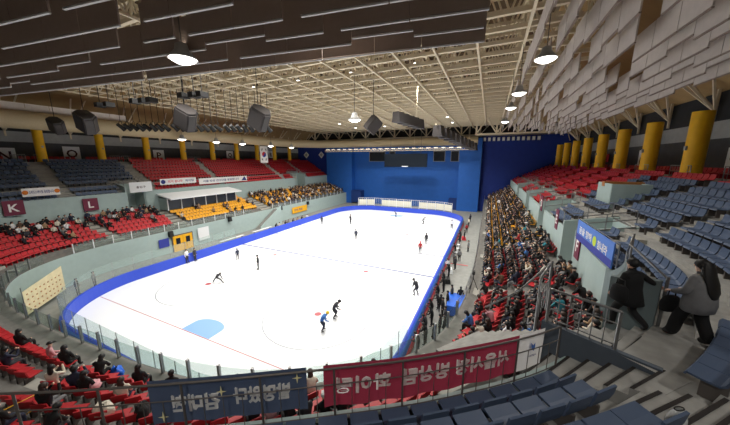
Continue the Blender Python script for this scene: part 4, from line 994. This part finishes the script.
# stair from the stand down to the boards across the ice
o = thing('concrete_stair', 'grey concrete stair from the yellow seats down to the boards', 'stair', (-39.6, 37.5, 0)); b = MB()
for k in range(18): b.box((0, .3*k+.15, .175*(k+1)/2), (1.5, .3, .175*(k+1)))
b.build('steps', M['concrete'], o); b = MB(); b.hexa([(.75, -.2, 0), (.87, -.2, 0), (.87, 5.6, 0), (.75, 5.6, 0)], [(.75, -.2, .6), (.87, -.2, .6), (.87, 5.6, 3.9), (.75, 5.6, 3.9)]); b.build('side_wall', M['mint'], o)
b = MB(); b.tube([(.8, -.2, .6), (.8, -.2, 1.1), (.8, 5.6, 4.4), (.8, 5.6, 3.9)], .03, 5); b.build('handrail', M['steel'], o)
# team benches' low wall across the ice
for k in range(2):
    o = thing('players_bench', 'long white bench behind the boards across the ice, %s the yellow doors' % ('closer to' if k == 0 else 'farther from'), 'bench', (-37.6, 30+6.5*k, 0)); b = MB(); b.box((0, 0, .45), (.45, 4.4, .06)); b.build('seat', M['white_paint'], o)
    for s in (-1, 1): b = MB(); b.box((0, s*1.9, .21), (.4, .08, .42)); b.build('leg', M['steel'], o)
# patterned cloth in the corner
pts = [at_z(25, 330, .4), at_z(50, 320, .4)]; a = Vector((-33.6, 6.9, .5)); c = Vector((-37.2, 10.3, .5))
o = thing('patterned_cloth', 'beige patterned cloth panel hung on a frame in the corner behind the boards', 'cloth panel'); d = (c-a).normalized(); n = Vector((d.y, -d.x, 0))
b = MB(); b.hexa([a, c, c+n*.05, a+n*.05], [a+Vector((0, 0, 2.0)), c+Vector((0, 0, 2.4)), c+n*.05+Vector((0, 0, 2.4)), a+n*.05+Vector((0, 0, 2.0))]); b.build('cloth', M['beige_cloth'], o)
b = MB()
for i in range(9):
    for j in range(4):
        q = a+d*(.4+.5*i)+Vector((0, 0, .3+.45*j)); b.box(q+n*.06, (.14, .02, .1), 0, math.atan2(d.y, d.x)); b.box(q-n*.01, (.14, .02, .1), 0, math.atan2(d.y, d.x))
b.build('pattern', M['wood'], o); b = MB()
for q in (a, c): b.tube([q-Vector((0, 0, .5)), q+Vector((0, 0, 2.4))], .03, 5)
b.build('frame', M['steel'], o)

# ------------------------------------------------------------------ team aisle furniture
o = thing('covered_table', 'table under a bright blue cloth in the team aisle', 'table', (-1.75, 23.2, 0), .05); b = MB(); b.box((0, 0, .93), (1.4, 2.5, .05)); b.build('tabletop', M['cover_blue'], o)
b = MB(); b.hexa([(-.76, -1.32, .12), (.76, -1.32, .12), (.76, 1.32, .12), (-.76, 1.32, .12)], [(-.72, -1.28, .965), (.72, -1.28, .965), (.72, 1.28, .965), (-.72, 1.28, .965)]); b.build('cloth', M['cover_blue'], o)
for sx in (-1, 1):
    for sy in (-1, 1): b = MB(); b.box((sx*.6, sy*.85, .06), (.05, .05, .12)); b.build('leg', M['steel'], o)
def tripod(p, label):
    o = thing('camera_tripod', label, 'tripod', p)
    for k in range(3): a = k*2.1; b = MB(); b.tube([(0, 0, 1.1), (.45*math.cos(a), .45*math.sin(a), 0)], .025, 5); b.build('leg', M['black'], o)
    b = MB(); b.tube([(0, 0, 1.), (0, 0, 1.45)], .03, 6); b.build('column', M['black'], o); b = MB(); b.box((0, 0, 1.55), (.18, .35, .2)); b.tube([(0, -.15, 1.55), (0, -.35, 1.55)], .07, 8); b.build('camera', M['black'], o)
p = at_z(479, 297, Z0); tripod((-.45, 20.6, Z0+.02), 'black camera tripod on the ledge beside the red seats')
b = MB(); p = at_z(458, 264, 0); b.box((-2.8, 34.5, .01), (2.6, .1, .02)); tag(b.build('floor_tape', M['red_trim']), 'red tape line across the floor of the team aisle', 'tape')
for k, (x, y, m, lab) in enumerate([(-3.0, 46.5, 'flag_red', 'red bag on the floor of the team aisle'), (-3.3, 31.5, 'white_paint', 'white box on the floor by the boards of the team aisle'), (-3.2, 28.6, 'black', 'black bag by the boards of the team aisle')]):
    o = thing('equipment_bag' if 'bag' in lab else 'storage_box', lab, 'bag' if 'bag' in lab else 'box', (x, y, 0), .2); b = MB(); b.hexa([(-.3, -.5, 0), (.3, -.5, 0), (.3, .5, 0), (-.3, .5, 0)], [(-.24, -.42, .5), (.24, -.42, .5), (.24, .42, .5), (-.24, .42, .5)]); b.build('body', M[m], o); b = MB(); b.tube([(0, -.3, .5), (0, -.2, .68), (0, .2, .68), (0, .3, .5)], .025, 5); b.build('handle', M['black'], o)
for k in range(3):
    x, y = -3.35, 38+k*1.9; o = thing('folding_chair', 'white folding chair by the boards, %s beyond the red tape line' % nth(k), 'chair', (x, y, 0), 0, 'white chairs in the team aisle'); b = MB(); b.box((0, 0, .45), (.42, .42, .04)); b.build('seat', M['white_paint'], o); b = MB(); b.box((.2, 0, .72), (.03, .42, .3)); b.build('backrest', M['white_paint'], o)
    for sx in (-1, 1):
        for sy in (-1, 1): b = MB(); b.box((sx*.18, sy*.18, .22), (.03, .03, .44)); b.build('leg', M['steel'], o)
# ------------------------------------------------------------------ near railing with the two hung banners
def rail_pts(u0, u1, d, z, st=.3): return [V3(Wp(u, d), z) for u in us(u0, u1, st)]
RU0, RU1 = UA-.25, u_of(-10.5, -.6)
nr = thing('balustrade', 'dark steel balustrade at the edge of the upper stand carrying both hung banners', 'railing')
for z, r in ((9.38, .02), (9.06, .011), (8.42, .011)): b = MB(); b.tube(rail_pts(RU0, RU1, .1, z), r, 7); b.build('rail', M['steel_dark'], nr)
n = int((RU1-RU0)/.31)
for k in range(n+1):
    u = RU0+k*.31; p = Wp(u, .1); b = MB()
    if k % 4 == 0: b.tube([V3(p, 8.36), V3(p, 9.38)], .02, 6); b.build('post', M['steel_dark'], nr)
    else: b.tube([V3(p, 8.42), V3(p, 9.06)], .008, 5); b.build('baluster', M['steel_dark'], nr)
def cloth_tr(name, rgb):
    m = mat(name, rgb, .85, noise=.05, scale=5.); nt = m.node_tree; bs = nt.nodes['Principled BSDF']; out = nt.nodes['Material Output']
    t = nt.nodes.new('ShaderNodeBsdfTranslucent'); t.inputs[0].default_value = (*lin(rgb), 1); x = nt.nodes.new('ShaderNodeMixShader'); x.inputs[0].default_value = .4 if 'letter' not in name else .6
    nt.links.new(bs.outputs[0], x.inputs[1]); nt.links.new(t.outputs[0], x.inputs[2]); nt.links.new(x.outputs[0], out.inputs['Surface']); return m
CN, CR, CW, CL = cloth_tr('banner_navy', (70, 82, 106)), cloth_tr('banner_crimson', (156, 52, 74)), cloth_tr('banner_white', (232, 230, 228)), cloth_tr('banner_letter', (236, 234, 230))
def upx(px, py): p = at_z(px, py, 9.3); return u_of(p.x, p.y)
import bmesh
def outline_loops(vs, fs):
    cnt = {}
    for f in fs:
        for i in range(len(f)):
            e = (f[i], f[(i+1) % len(f)]); cnt[tuple(sorted(e))] = cnt.get(tuple(sorted(e)), 0)+1
    nxt = {}
    for f in fs:
        for i in range(len(f)):
            e = (f[i], f[(i+1) % len(f)])
            if cnt[tuple(sorted(e))] == 1: nxt[e[0]] = e[1]
    loops = []
    while nxt:
        st_, c = nxt.popitem(); L_ = [st_]
        while c != st_ and c in nxt: L_.append(c); c = nxt.pop(c)
        if len(L_) > 2: loops.append([vs[i] for i in L_])
    return loops
def filled(loops):
    c = bpy.data.curves.new('fill', 'CURVE'); c.dimensions = '2D'; c.fill_mode = 'BOTH'
    for L_ in loops:
        sp = c.splines.new('POLY'); sp.points.add(len(L_)-1); sp.use_cyclic_u = True
        for q, (x, y) in zip(sp.points, L_): q.co = (x, y, 0, 1)
    o = bpy.data.objects.new('fill', c); C.objects.link(o); dg = bpy.context.evaluated_depsgraph_get(); me = bpy.data.meshes.new_from_object(o.evaluated_get(dg)); bpy.data.objects.remove(o)
    return me
def wrap(me, zc):
    """bend a flat sheet (x along the balustrade, y up) onto the curve of the balustrade"""
    bm = bmesh.new(); bm.from_mesh(me); x0 = min(v.co.x for v in bm.verts); x1 = max(v.co.x for v in bm.verts); x = x0+.14
    while x < x1:
        bmesh.ops.bisect_plane(bm, geom=bm.verts[:]+bm.edges[:]+bm.faces[:], plane_co=(x, 0, 0), plane_no=(1, 0, 0)); x += .14
    for v in bm.verts:
        u, y = v.co.x, v.co.y; w = max(0, (9.36-y)/.9); v.co = V3(Wp(u, -.02-.015*w+.012*w*math.sin(u*7)), y)
    bm.to_mesh(me); bm.free(); return me
def hung(label, u0, u1, z0, z1, base, texts, extra=()):
    o = thing('hung_banner', label, 'banner'); n = 30
    loops = [[(u0+(u1-u0)*k/n, z1) for k in range(n+1)]+[(u1-(u1-u0)*k/n, z0+.012*math.sin(k)) for k in range(n+1)]]; letters = []
    for (s_, uc, zc, h, w, m) in texts:
        if callable(s_): continue
        vs, fs, ww = text_geo(s_, h, 0.); k = w/ww; V = [(uc+x*k, zc+y) for x, y in vs]; lp = outline_loops(V, fs); loops += lp; letters.append(lp)
    me = wrap(filled(loops), 0); me.materials.append(base); link('cloth', me, o)
    for lp in letters: me = wrap(filled(lp), 0); me.materials.append(CL); link('lettering', me, o)
    for (ua, ub, m) in extra: me = wrap(filled([[(ua, z0), (ub, z0), (ub, z1), (ua, z1)]]), 0); me.materials.append(m); link('cloth_end', me, o)
    for (s_, uc, zc, h, w, m) in texts:
        if callable(s_): s_(o, uc, zc); continue
        vs, fs, ww = text_geo(s_, h, .045); k = w/ww; b = MB(); b.add([V3(Wp(uc+x*k, -.005-.015*(9.36-zc-y)/.9+.012*(9.36-zc-y)/.9*math.sin((uc+x*k)*7)), zc+y) for x, y in vs], fs); b.build('lettering', CL, o)
    return o
def star4(o, uc, zc, r=.09):
    b = MB()
    for d in (-.07, .02): b.add([V3(Wp(uc+(r if k % 2 == 0 else r*.25)*math.cos(k*PI/4), d), zc+(r*1.3 if k % 2 == 0 else r*.25)*math.sin(k*PI/4)) for k in range(8)], [tuple(range(8))])
    b.build('star', M['star'], o)
def emblem(o, uc, zc):
    b = MB()
    for d in (-.07, .02): b.add([V3(Wp(uc+x, d), zc+y) for x, y in ((-.05, .1), (.0, .04), (.07, .12), (.04, -.04), (-.03, -.1), (-.06, -.02))], [tuple(range(6))])
    b.build('emblem', M['banner_blue'], o)
    vs, fs, ww = text_geo('서울특별시', .05, .02); b = MB()
    for d in (-.07, .02): b.add([V3(Wp(uc+x, d), zc-.2+y) for x, y in vs], fs)
    b.build('lettering', M['letter_navy'], o)
ub0, ub1 = upx(306, 367), upx(153, 378); ur0, urw, ur1 = upx(541, 327.5), upx(514, 334), upx(322, 365)
hung('navy cloth banner with pale lettering hung on the balustrade', ub0, ub1, 8.5, 9.36, CN, [('발명왔다', ub0+(ub1-ub0)*.3, 8.93, .34, (ub1-ub0)*.37, CL), ('김대헌', ub0+(ub1-ub0)*.72, 8.88, .34, (ub1-ub0)*.3, CL), (star4, ub0+.16, 9.2, 0, 0, 0), (star4, ub0+(ub1-ub0)*.55, 9.08, 0, 0, 0), (star4, ub1-.2, 8.68, 0, 0, 0)])
L = ur1-urw
hung('crimson cloth banner with white lettering and a white end hung on the balustrade', urw, ur1, 8.47, 9.36, CR, [('서울시청', urw+L*.21, 8.93, .36, L*.31, CL), ('빙상팀', urw+L*.52, 8.93, .36, L*.23, CL), ('화이팅', urw+L*.82, 8.9, .36, L*.25, CL), (emblem, ur0+(urw-ur0)*.5, 9.02, 0, 0, 0)], [(ur0, urw, CW)])

# ------------------------------------------------------------------ near stair and aisle with black nosings
def g2(px, py, z): p = at_z(px, py, z); return Vector((p.x, p.y))
WA, WB = Vector((1.5, 7.4)), Vector((3.3, 6.42))
b = MB(); t = (WB-WA).normalized(); nn = Vector((t.y, -t.x))*.06
b.hexa([V3(WA-nn, 6.0), V3(WB-nn, 8.3), V3(WB+nn, 8.3), V3(WA+nn, 6.0)], [V3(WA-nn, 9.04), V3(WB-nn, 9.04), V3(WB+nn, 9.04), V3(WA+nn, 9.04)])
struct(b.build('wall_stair_side', M['slate']))
st = MB(); ns = MB()
A0, A1, B0, B1 = Vector((.95, 6.1)), Vector((1.72, 7.25)), Vector((2.55, 5.66)), Vector((3.3, 6.46))
for k in range(6):
    a, c = A0.lerp(B0, k/5), A1.lerp(B1, k/5); z = 8.15+.856*(k+1)/6; e = (B0-A0)/5*1.05; e1 = (B1-A1)/5*1.05
    st.hexa([V3(a, 7.8), V3(a+e, 7.8), V3(c+e1, 7.8), V3(c, 7.8)], [V3(a, z), V3(a+e, z), V3(c+e1, z), V3(c, z)])
    w = e.normalized()*.055; ns.hexa([V3(a, z), V3(a+w, z), V3(c+w, z), V3(c, z)], [V3(a, z+.012), V3(a+w, z+.012), V3(c+w, z+.012), V3(c, z+.012)])
for k, (p0, p1, z) in enumerate([((630, 403.5), (658, 390.7), 9.1), ((649, 412.6), (688, 394), 9.22), ((681, 423.5), (724, 398), 9.36), ((700, 436), (752, 400), 9.5)]):
    a, c = g2(*p0, z), g2(*p1, z); d = (c-a).normalized(); q = Vector((d.y, -d.x)); e = q*.5
    st.hexa([V3(a, z-.4), V3(a+e, z-.4), V3(c+e, z-.4), V3(c, z-.4)], [V3(a, z), V3(a+e, z), V3(c+e, z), V3(c, z)])
    w = q*.055; ns.hexa([V3(a, z), V3(a+w, z), V3(c+w, z), V3(c, z)], [V3(a, z+.012), V3(a+w, z+.012), V3(c+w, z+.012), V3(c, z+.012)])
# stair going down through the near opening
va, vc = UA-2.9, UA-.95
for k in range(16):
    d0 = .85-.28*k; z = 9.006-.17*k; wl = lambda d: WA+(WB-WA)*((d+.62)/1.98); pts = [Wp(va, d0), wl(d0), wl(d0-.29), Wp(va, d0-.29)]; z1 = z-.17
    st.hexa([V3(p, z1-.5) for p in pts], [V3(p, z1) for p in pts])
    if k in (0, 1):
        q0, q1 = Wp(va+.5, d0-.02), Wp(vc-.3, d0-.02); n_ = (Wp(va, 1)-Wp(va, 0)).normalized()*.06
        ns.hexa([V3(q0, z1), V3(q1, z1), V3(q1-n_, z1), V3(q0-n_, z1)], [V3(q0, z1+.012), V3(q1, z1+.012), V3(q1-n_, z1+.012), V3(q0-n_, z1+.012)])
struct(st.build('floor_near_stairs', M['concrete'])); struct(ns.build('trim_1', M['rubber']))
# parapet of the foot wall rising to the near opening
b = MB(); ul = us(u_of(5, 14.2), UA-2.9, .25); secs = []
for i, u in enumerate(ul):
    t = i/(len(ul)-1); top = 8.45+min(1, max(0, (t-.1)/.45))*1.2+.25*t; secs.append([V3(Wp(u, -.01), 6.), V3(Wp(u, -.01), top), V3(Wp(u, .16), top), V3(Wp(u, .16), 8.)])
sweep(b, secs, flip=True); a = secs[-1]; b.quad(*a); t_ = NRM[idx(va)[0]]; t_ = Vector((-t_.y, t_.x))*.08; q0, q1 = Wp(va, -.05), Wp(va, .85)
b.hexa([V3(q0-t_, 6), V3(q1-t_, 8.5), V3(q1+t_, 8.5), V3(q0+t_, 6)], [V3(q0-t_, 9.95), V3(q1-t_, 10.15), V3(q1+t_, 10.15), V3(q0+t_, 9.95)]); struct(b.build('wall_parapet', M['mint_dark']))
# railings of the near opening
def pipe(o, nm, pts, r=.026): b = MB(); b.tube(pts, r, 8); return b.build(nm, M['steel'], o)
o = thing('stair_railing', 'steel railing with upright bars on the slate stair wall before the two walkers', 'railing')
P0, P1 = WA+(WB-WA)*.04, WA+(WB-WA)*.66
for z in (9.9, 9.62, 9.15): pipe(o, 'rail', [V3(P0, z), V3(P1, z)], .03 if z > 9.8 else .016)
for k in range(7): q = P0.lerp(P1, k/6); pipe(o, 'post' if k in (0, 6) else 'baluster', [V3(q, 9.04), V3(q, 9.9)], .034 if k in (0, 6) else .012)
o = thing('stair_railing', 'steel hoop railing at the rink end of the slate stair wall', 'railing')
Q0, Q1 = WA+Vector((-.12, .1)), WA+Vector((.35, 1.5))
pipe(o, 'hoop', [V3(Q0, 8.6), V3(Q0, 10.1), V3(Q1, 10.1), V3(Q1, 8.6)], .032); pipe(o, 'rail', [V3(Q0, 9.6), V3(Q1, 9.6)], .016)
for k in range(1, 5): q = Q0.lerp(Q1, k/5); pipe(o, 'baluster', [V3(q, 8.9), V3(q, 9.6)], .011)
pipe(o, 'rail', [V3(Q1, 10.1), V3(Wp(UA-1.3, -1.6), 9.2), V3(Wp(UA-1.3, -2.6), 8.2)], .026)
o = thing('wall_handrail', 'bent steel handrail on the parapet beside the walking woman', 'railing')
uA = UA-2.95; e0 = Wp(uA, .92); e1 = Wp(u_of(5, 12.2), .1)
pipe(o, 'post', [V3(e0, 8.7), V3(e0, 10.25)], .035); pipe(o, 'handrail', [V3(e0, 10.2), V3(Wp(uA-.5, .1), 10.75), V3(Wp(uA-.9, .1), 10.95), V3(e1, 9.75)], .026); pipe(o, 'rail', [V3(Wp(uA-.9, .1), 10.6), V3(e1, 9.45)], .018); pipe(o, 'post', [V3(Wp(uA-.9, .1), 9.6), V3(Wp(uA-.9, .1), 10.95)], .028); pipe(o, 'post', [V3(e1, 8.9), V3(e1, 9.75)], .026)

# ------------------------------------------------------------------ the two walkers
def hand(bm, w, d, up, s=1., curl=.5, mi=0):
    w, d, up = Vector(w), Vector(d).normalized(), Vector(up).normalized(); sd = d.cross(up).normalized(); up = sd.cross(d)
    mx = Matrix((sd, d, up)).transposed(); bm.ell(w+d*.045*s, (.04*s, .055*s, .016*s), mi, 8, 6, mx=mx)
    for i, (x, L) in enumerate(((-.03, .062), (-.01, .072), (.011, .068), (.03, .052))):
        p = w+d*.085*s+sd*x*s; a = p; pts = [w+d*.05*s+sd*x*.8*s, p]; dd = d
        for k in range(3): dd = (dd*math.cos(curl)-up*math.sin(curl)).normalized(); a = a+dd*L*.4*s; pts.append(a)
        bm.tube(pts, [.0095*s, .0095*s, .009*s, .0085*s, .007*s], 6, mi)
    t = w+d*.02*s-sd*.035*s; bm.tube([w+d*.015*s-sd*.015*s, t+(d*.6-sd).normalized()*.025*s, t+(d*.9-sd*.6-up*.3).normalized()*.055*s, t+(d-up*.5).normalized()*.08*s], [.013*s, .012*s, .0105*s, .008*s], 6, mi)
def walker(name_label, J, p, rz, hands, mats):
    B2 = [x for x in BONES]; me = skin_body(J, B2, 'walker_body', 2); b = MB()
    for h in hands: hand(b, *h)
    # nose, ears on the head
    hd = Vector(J['head'][0]); b.ell(hd+Vector((0, .1, -.02)), (.014, .022, .02), 0, 6, 4)
    for s in (-1, 1): b.ell(hd+Vector((s*.098, -.005, -.01)), (.012, .022, .032), 0, 6, 4)
    o = len(me.vertices); allb = MB()
    allb.v = [tuple(v.co) for v in me.vertices]; allb.f = [tuple(f.vertices) for f in me.polygons]; allb.m = [f.material_index for f in me.polygons]; allb.sm = [True]*len(allb.f); allb.add(b.v, b.f, 0, True)
    return tag(allb.build('person', mats, None, p, rz), name_label, 'person')
def loft(bm, rings, n=20, mi=0, cap=False):
    vs = []; fs = []
    for (x, y, z, rx, ry) in rings: vs += [(x+rx*math.cos(2*PI*k/n)*(1+.02*math.sin(5*2*PI*k/n+z*9)), y+ry*math.sin(2*PI*k/n)*(1+.03*math.sin(4*2*PI*k/n+z*7)), z) for k in range(n)]
    for i in range(len(rings)-1):
        for k in range(n): fs.append((i*n+k, i*n+(k+1) % n, (i+1)*n+(k+1) % n, (i+1)*n+k))
    bm.add(vs, fs, mi, True)
    if cap: bm.add(vs[-n:], [tuple(range(n))], mi)
mp = at_z(624, 330, 8.84); mp = Vector((mp.x, mp.y, 8.84))
J = stand(pelvis=(0, 0, .93), spine=(0, .03, 1.13), chest=(0, .05, 1.31), neck=(0, .06, 1.47), jaw=(0, .09, 1.55), head=(0, .09, 1.63), top=(0, .07, 1.7), shl=(-.19, .05, 1.38), shr=(.2, .03, 1.38), elr=(.42, -.03, 1.22), wrr=(.63, -.04, 1.1), har=(.7, -.03, 1.07), ell=(-.27, .08, 1.12), wrl=(-.24, .22, .93), hal=(-.23, .26, .86), knl=(-.12, .2, .5), anl=(-.14, .18, -.08+.17), tol=(-.15, .36, .045), knr=(.13, .02, .48), anr=(.17, -.3, .26), tor=(.18, -.2, .14))
J['hipl'] = (J['hipl'][0], .11); J['hipr'] = (J['hipr'][0], .11)
for q in 'lr': J['kn'+q] = (J['kn'+q][0], .085); J['an'+q] = (J['an'+q][0], .06); J['el'+q] = (J['el'+q][0], .066); J['wr'+q] = (J['wr'+q][0], .048); J['ha'+q] = (J['ha'+q][0], .02)
man = walker('man in a black coat stepping down the stair with one arm on the rail', J, mp, math.radians(34), [((.68, -.035, 1.08), (1, .05, -.2), (0, .2, 1), 1.05, .6), ((-.235, .24, .9), (0, .35, -1), (-1, 0, 0), 1.05, .5)], [M['skin'], M['cloth_black'], M['cloth_black'], M['black']])
b = MB(); loft(b, [(0, .06, 1.43, .1, .09), (0, .05, 1.4, .21, .13), (0, .04, 1.25, .245, .165), (0, .03, 1.05, .25, .175), (0, .01, .85, .27, .2), (0, .0, .7, .29, .22), (0, 0, .69, .27, .2)]); b.build('coat', M['cloth_black'], man)
b = MB(); b.ell((0, .075, 1.65), (.112, .122, .114), 0, 16, 10, Matrix.Rotation(.5, 3, 'X'), -.45); b.build('hair', M['hair_black'], man)
wp = at_z(688, 341, 9.0); wp = Vector((wp.x, wp.y, 9.0))
J = stand(pelvis=(0, 0, .92), spine=(0, .0, 1.1), chest=(0, .02, 1.27), neck=(0, .03, 1.42), jaw=(0, .06, 1.5), head=(0, .06, 1.58), top=(0, .04, 1.65), shl=(-.18, .02, 1.34), shr=(.18, .02, 1.34), ell=(-.27, .04, 1.08), elr=(.27, .04, 1.08), wrl=(-.2, .27, .98), wrr=(.2, .27, .98), hal=(-.17, .33, .96), har=(.17, .33, .96), knl=(-.12, .16, .5), anl=(-.13, .2, .09), tol=(-.14, .35, .045), knr=(.12, -.04, .5), anr=(.14, -.2, .12), tor=(.15, -.05, .05))
for q in 'lr': J['hip'+q] = (J['hip'+q][0], .12); J['kn'+q] = (J['kn'+q][0], .105); J['an'+q] = (J['an'+q][0], .115); J['sh'+q] = (J['sh'+q][0], .085); J['el'+q] = (J['el'+q][0], .08); J['wr'+q] = (J['wr'+q][0], .055); J['ha'+q] = (J['ha'+q][0], .02)
wom = walker('woman with long black hair in a grey jacket walking with a dark bag', J, wp, math.radians(34), [((-.175, .315, .965), (.3, 1, -.2), (0, .2, 1), .95, .7), ((.175, .315, .965), (-.3, 1, -.2), (0, .2, 1), .95, .7)], [M['skin_pale'], M['cloth_grey'], M['cloth_black'], M['black']])
b = MB(); loft(b, [(0, .03, 1.41, .085, .08), (0, .02, 1.38, .17, .12), (0, .0, 1.27, .235, .17), (0, -.02, 1.05, .265, .2), (0, -.02, .85, .285, .215), (0, -.01, .7, .275, .21), (0, 0, .67, .24, .18)], 24); b.build('jacket', M['cloth_grey'], wom); wom.scale = (1.1, 1.1, 1.1); man.scale = (1.04, 1.04, 1.04)
b = MB(); b.ell((0, .045, 1.6), (.116, .124, .116), 0, 16, 10, Matrix.Rotation(.5, 3, 'X'), -.45); loft(b, [(0, .0, 1.66, .09, .07), (0, -.03, 1.58, .12, .085), (0, -.07, 1.44, .135, .08), (0, -.14, 1.28, .15, .06), (0, -.185, 1.12, .14, .045), (0, -.2, 1.02, .09, .03), (0, -.2, .98, .03, .015)], 14); b.build('hair', M['hair_black'], wom)
# what they carry
def carried(p, rz, label, sx, sy, h):
    o = thing('hand_bag', label, 'bag', p, rz); b = MB(); loft(b, [(0, 0, 0, sx*.6, sy*.5), (0, 0, .03, sx*.95, sy*.9), (0, 0, h*.5, sx, sy), (0, 0, h*.9, sx*.85, sy*.8), (0, 0, h, sx*.6, sy*.5)], 16, 0, True); b.build('body', M['cloth_black'], o)
    b = MB(); b.tube([(-sx*.5, 0, h*.95), (-sx*.4, 0, h+.14), (sx*.4, 0, h+.14), (sx*.5, 0, h*.95)], .014, 6); b.build('strap', M['black'], o)
f = Vector((-math.sin(math.radians(44)), math.cos(math.radians(44)), 0)); carried(wp+f*.4+Vector((0, 0, .52)), math.radians(34), 'dark bag held in front by the woman in the grey jacket', .24, .13, .36)
l = Vector((math.cos(math.radians(34)), math.sin(math.radians(34)), 0)); carried(mp-l*.36+Vector((0, 0, .82)), math.radians(120), 'black bag hanging at the side of the man in black', .2, .12, .4)
# clear bag beside the near seats
p = at_z(676, 421, 9.42); o = thing('carrier_bag', 'clear plastic bag with a dark ring handle on the concrete beside the near seats', 'bag', (p.x, p.y, 9.37), .4); b = MB(); loft(b, [(0, 0, 0, .1, .07), (0, 0, .02, .13, .09), (0, 0, .12, .12, .08), (0, 0, .2, .08, .05), (0, 0, .24, .05, .02)], 16); b.build('body', M['plastic_clear'], o)
b = MB(); b.tube([(.055*math.cos(k*PI/8), .03*math.sin(k*PI/8), .25+.012*math.cos(k*PI/8)) for k in range(17)], .009, 6, caps=False); b.build('handle', M['black'], o)
# belongings on the lower stand below the balustrade
pp = [at_z(px, py, z) for px, py, z in ((2, 411, 5.3), (41, 392, 5.3), (43, 403, 5.0), (12, 424, 5.0))]
o = thing('yellow_handrail', 'yellow pipe handrail among the red seats below the balustrade', 'railing'); b = MB(); b.tube([pp[0], pp[1], pp[2], pp[3]], .022, 7); b.build('rail', M['yellow_door'], o)
b = MB(); [b.tube([q, q-Vector((0, 0, .75))], .02, 6) for q in (pp[2], pp[3])]; b.build('post', M['yellow_door'], o)
def lump(nm, px, py, z, r, m, label, cat):
    p = at_z(px, py, z); b = MB(); k_ = .55 if cat == 'coat' else 1.; loft(b, [(0, 0, 0, r*.9, r*.5), (0, 0, r*.25*k_, r, r*.62), (.03, 0, r*.8*k_, r*.9, r*.5), (-.03, .03, r*1.2*k_, r*.75, r*.32), (0, 0, r*1.35*k_, r*.4, r*.15)], 18, 0, True)
    b.v = [(x+.12*r*math.sin(9*y/r+z_*7), y+.14*r*math.sin(6*x/r+z_*5), z_+.08*r*math.sin(7*x/r+5*y/r)*(z_ > .02)) for x, y, z_ in b.v]; o = thing(nm, label, cat, (p.x, p.y, z), R.uniform(0, 3)); b.build('body', M[m], o)
    b = MB(); b.tube([(-.06, 0, r*1.25*k_), (-.04, 0, r*1.5*k_), (.04, 0, r*1.5*k_), (.06, 0, r*1.25*k_)], .014, 5); b.build('strap', M['black'], o)
lump('backpack', 118, 376, 3.65, .33, 'cover_blue', 'bright blue bag standing in the aisle between the front red seats', 'bag')
lump('backpack', 143, 415, 5.1, .3, 'cloth_black', 'black backpack on the red seats just beside the navy banner', 'bag')
lump('draped_coat', 104, 412, 5.1, .36, 'cloth_cream', 'cream coat heaped on the red seats below the balustrade', 'coat')
lump('draped_coat', 95, 387, 4.6, .3, 'cloth_pink', 'pale pink coat heaped on a red seat near the blue bag', 'coat')

# ------------------------------------------------------------------ light and view
w = bpy.data.worlds.new('world'); bpy.context.scene.world = w; w.use_nodes = True
w.node_tree.nodes['Background'].inputs[0].default_value = (.5, .5, .55, 1); w.node_tree.nodes['Background'].inputs[1].default_value = .02
vs = bpy.context.scene.view_settings; vs.view_transform = 'Standard'; vs.look = 'None'; vs.exposure = .12; vs.gamma = 1; vs.use_curve_mapping = False
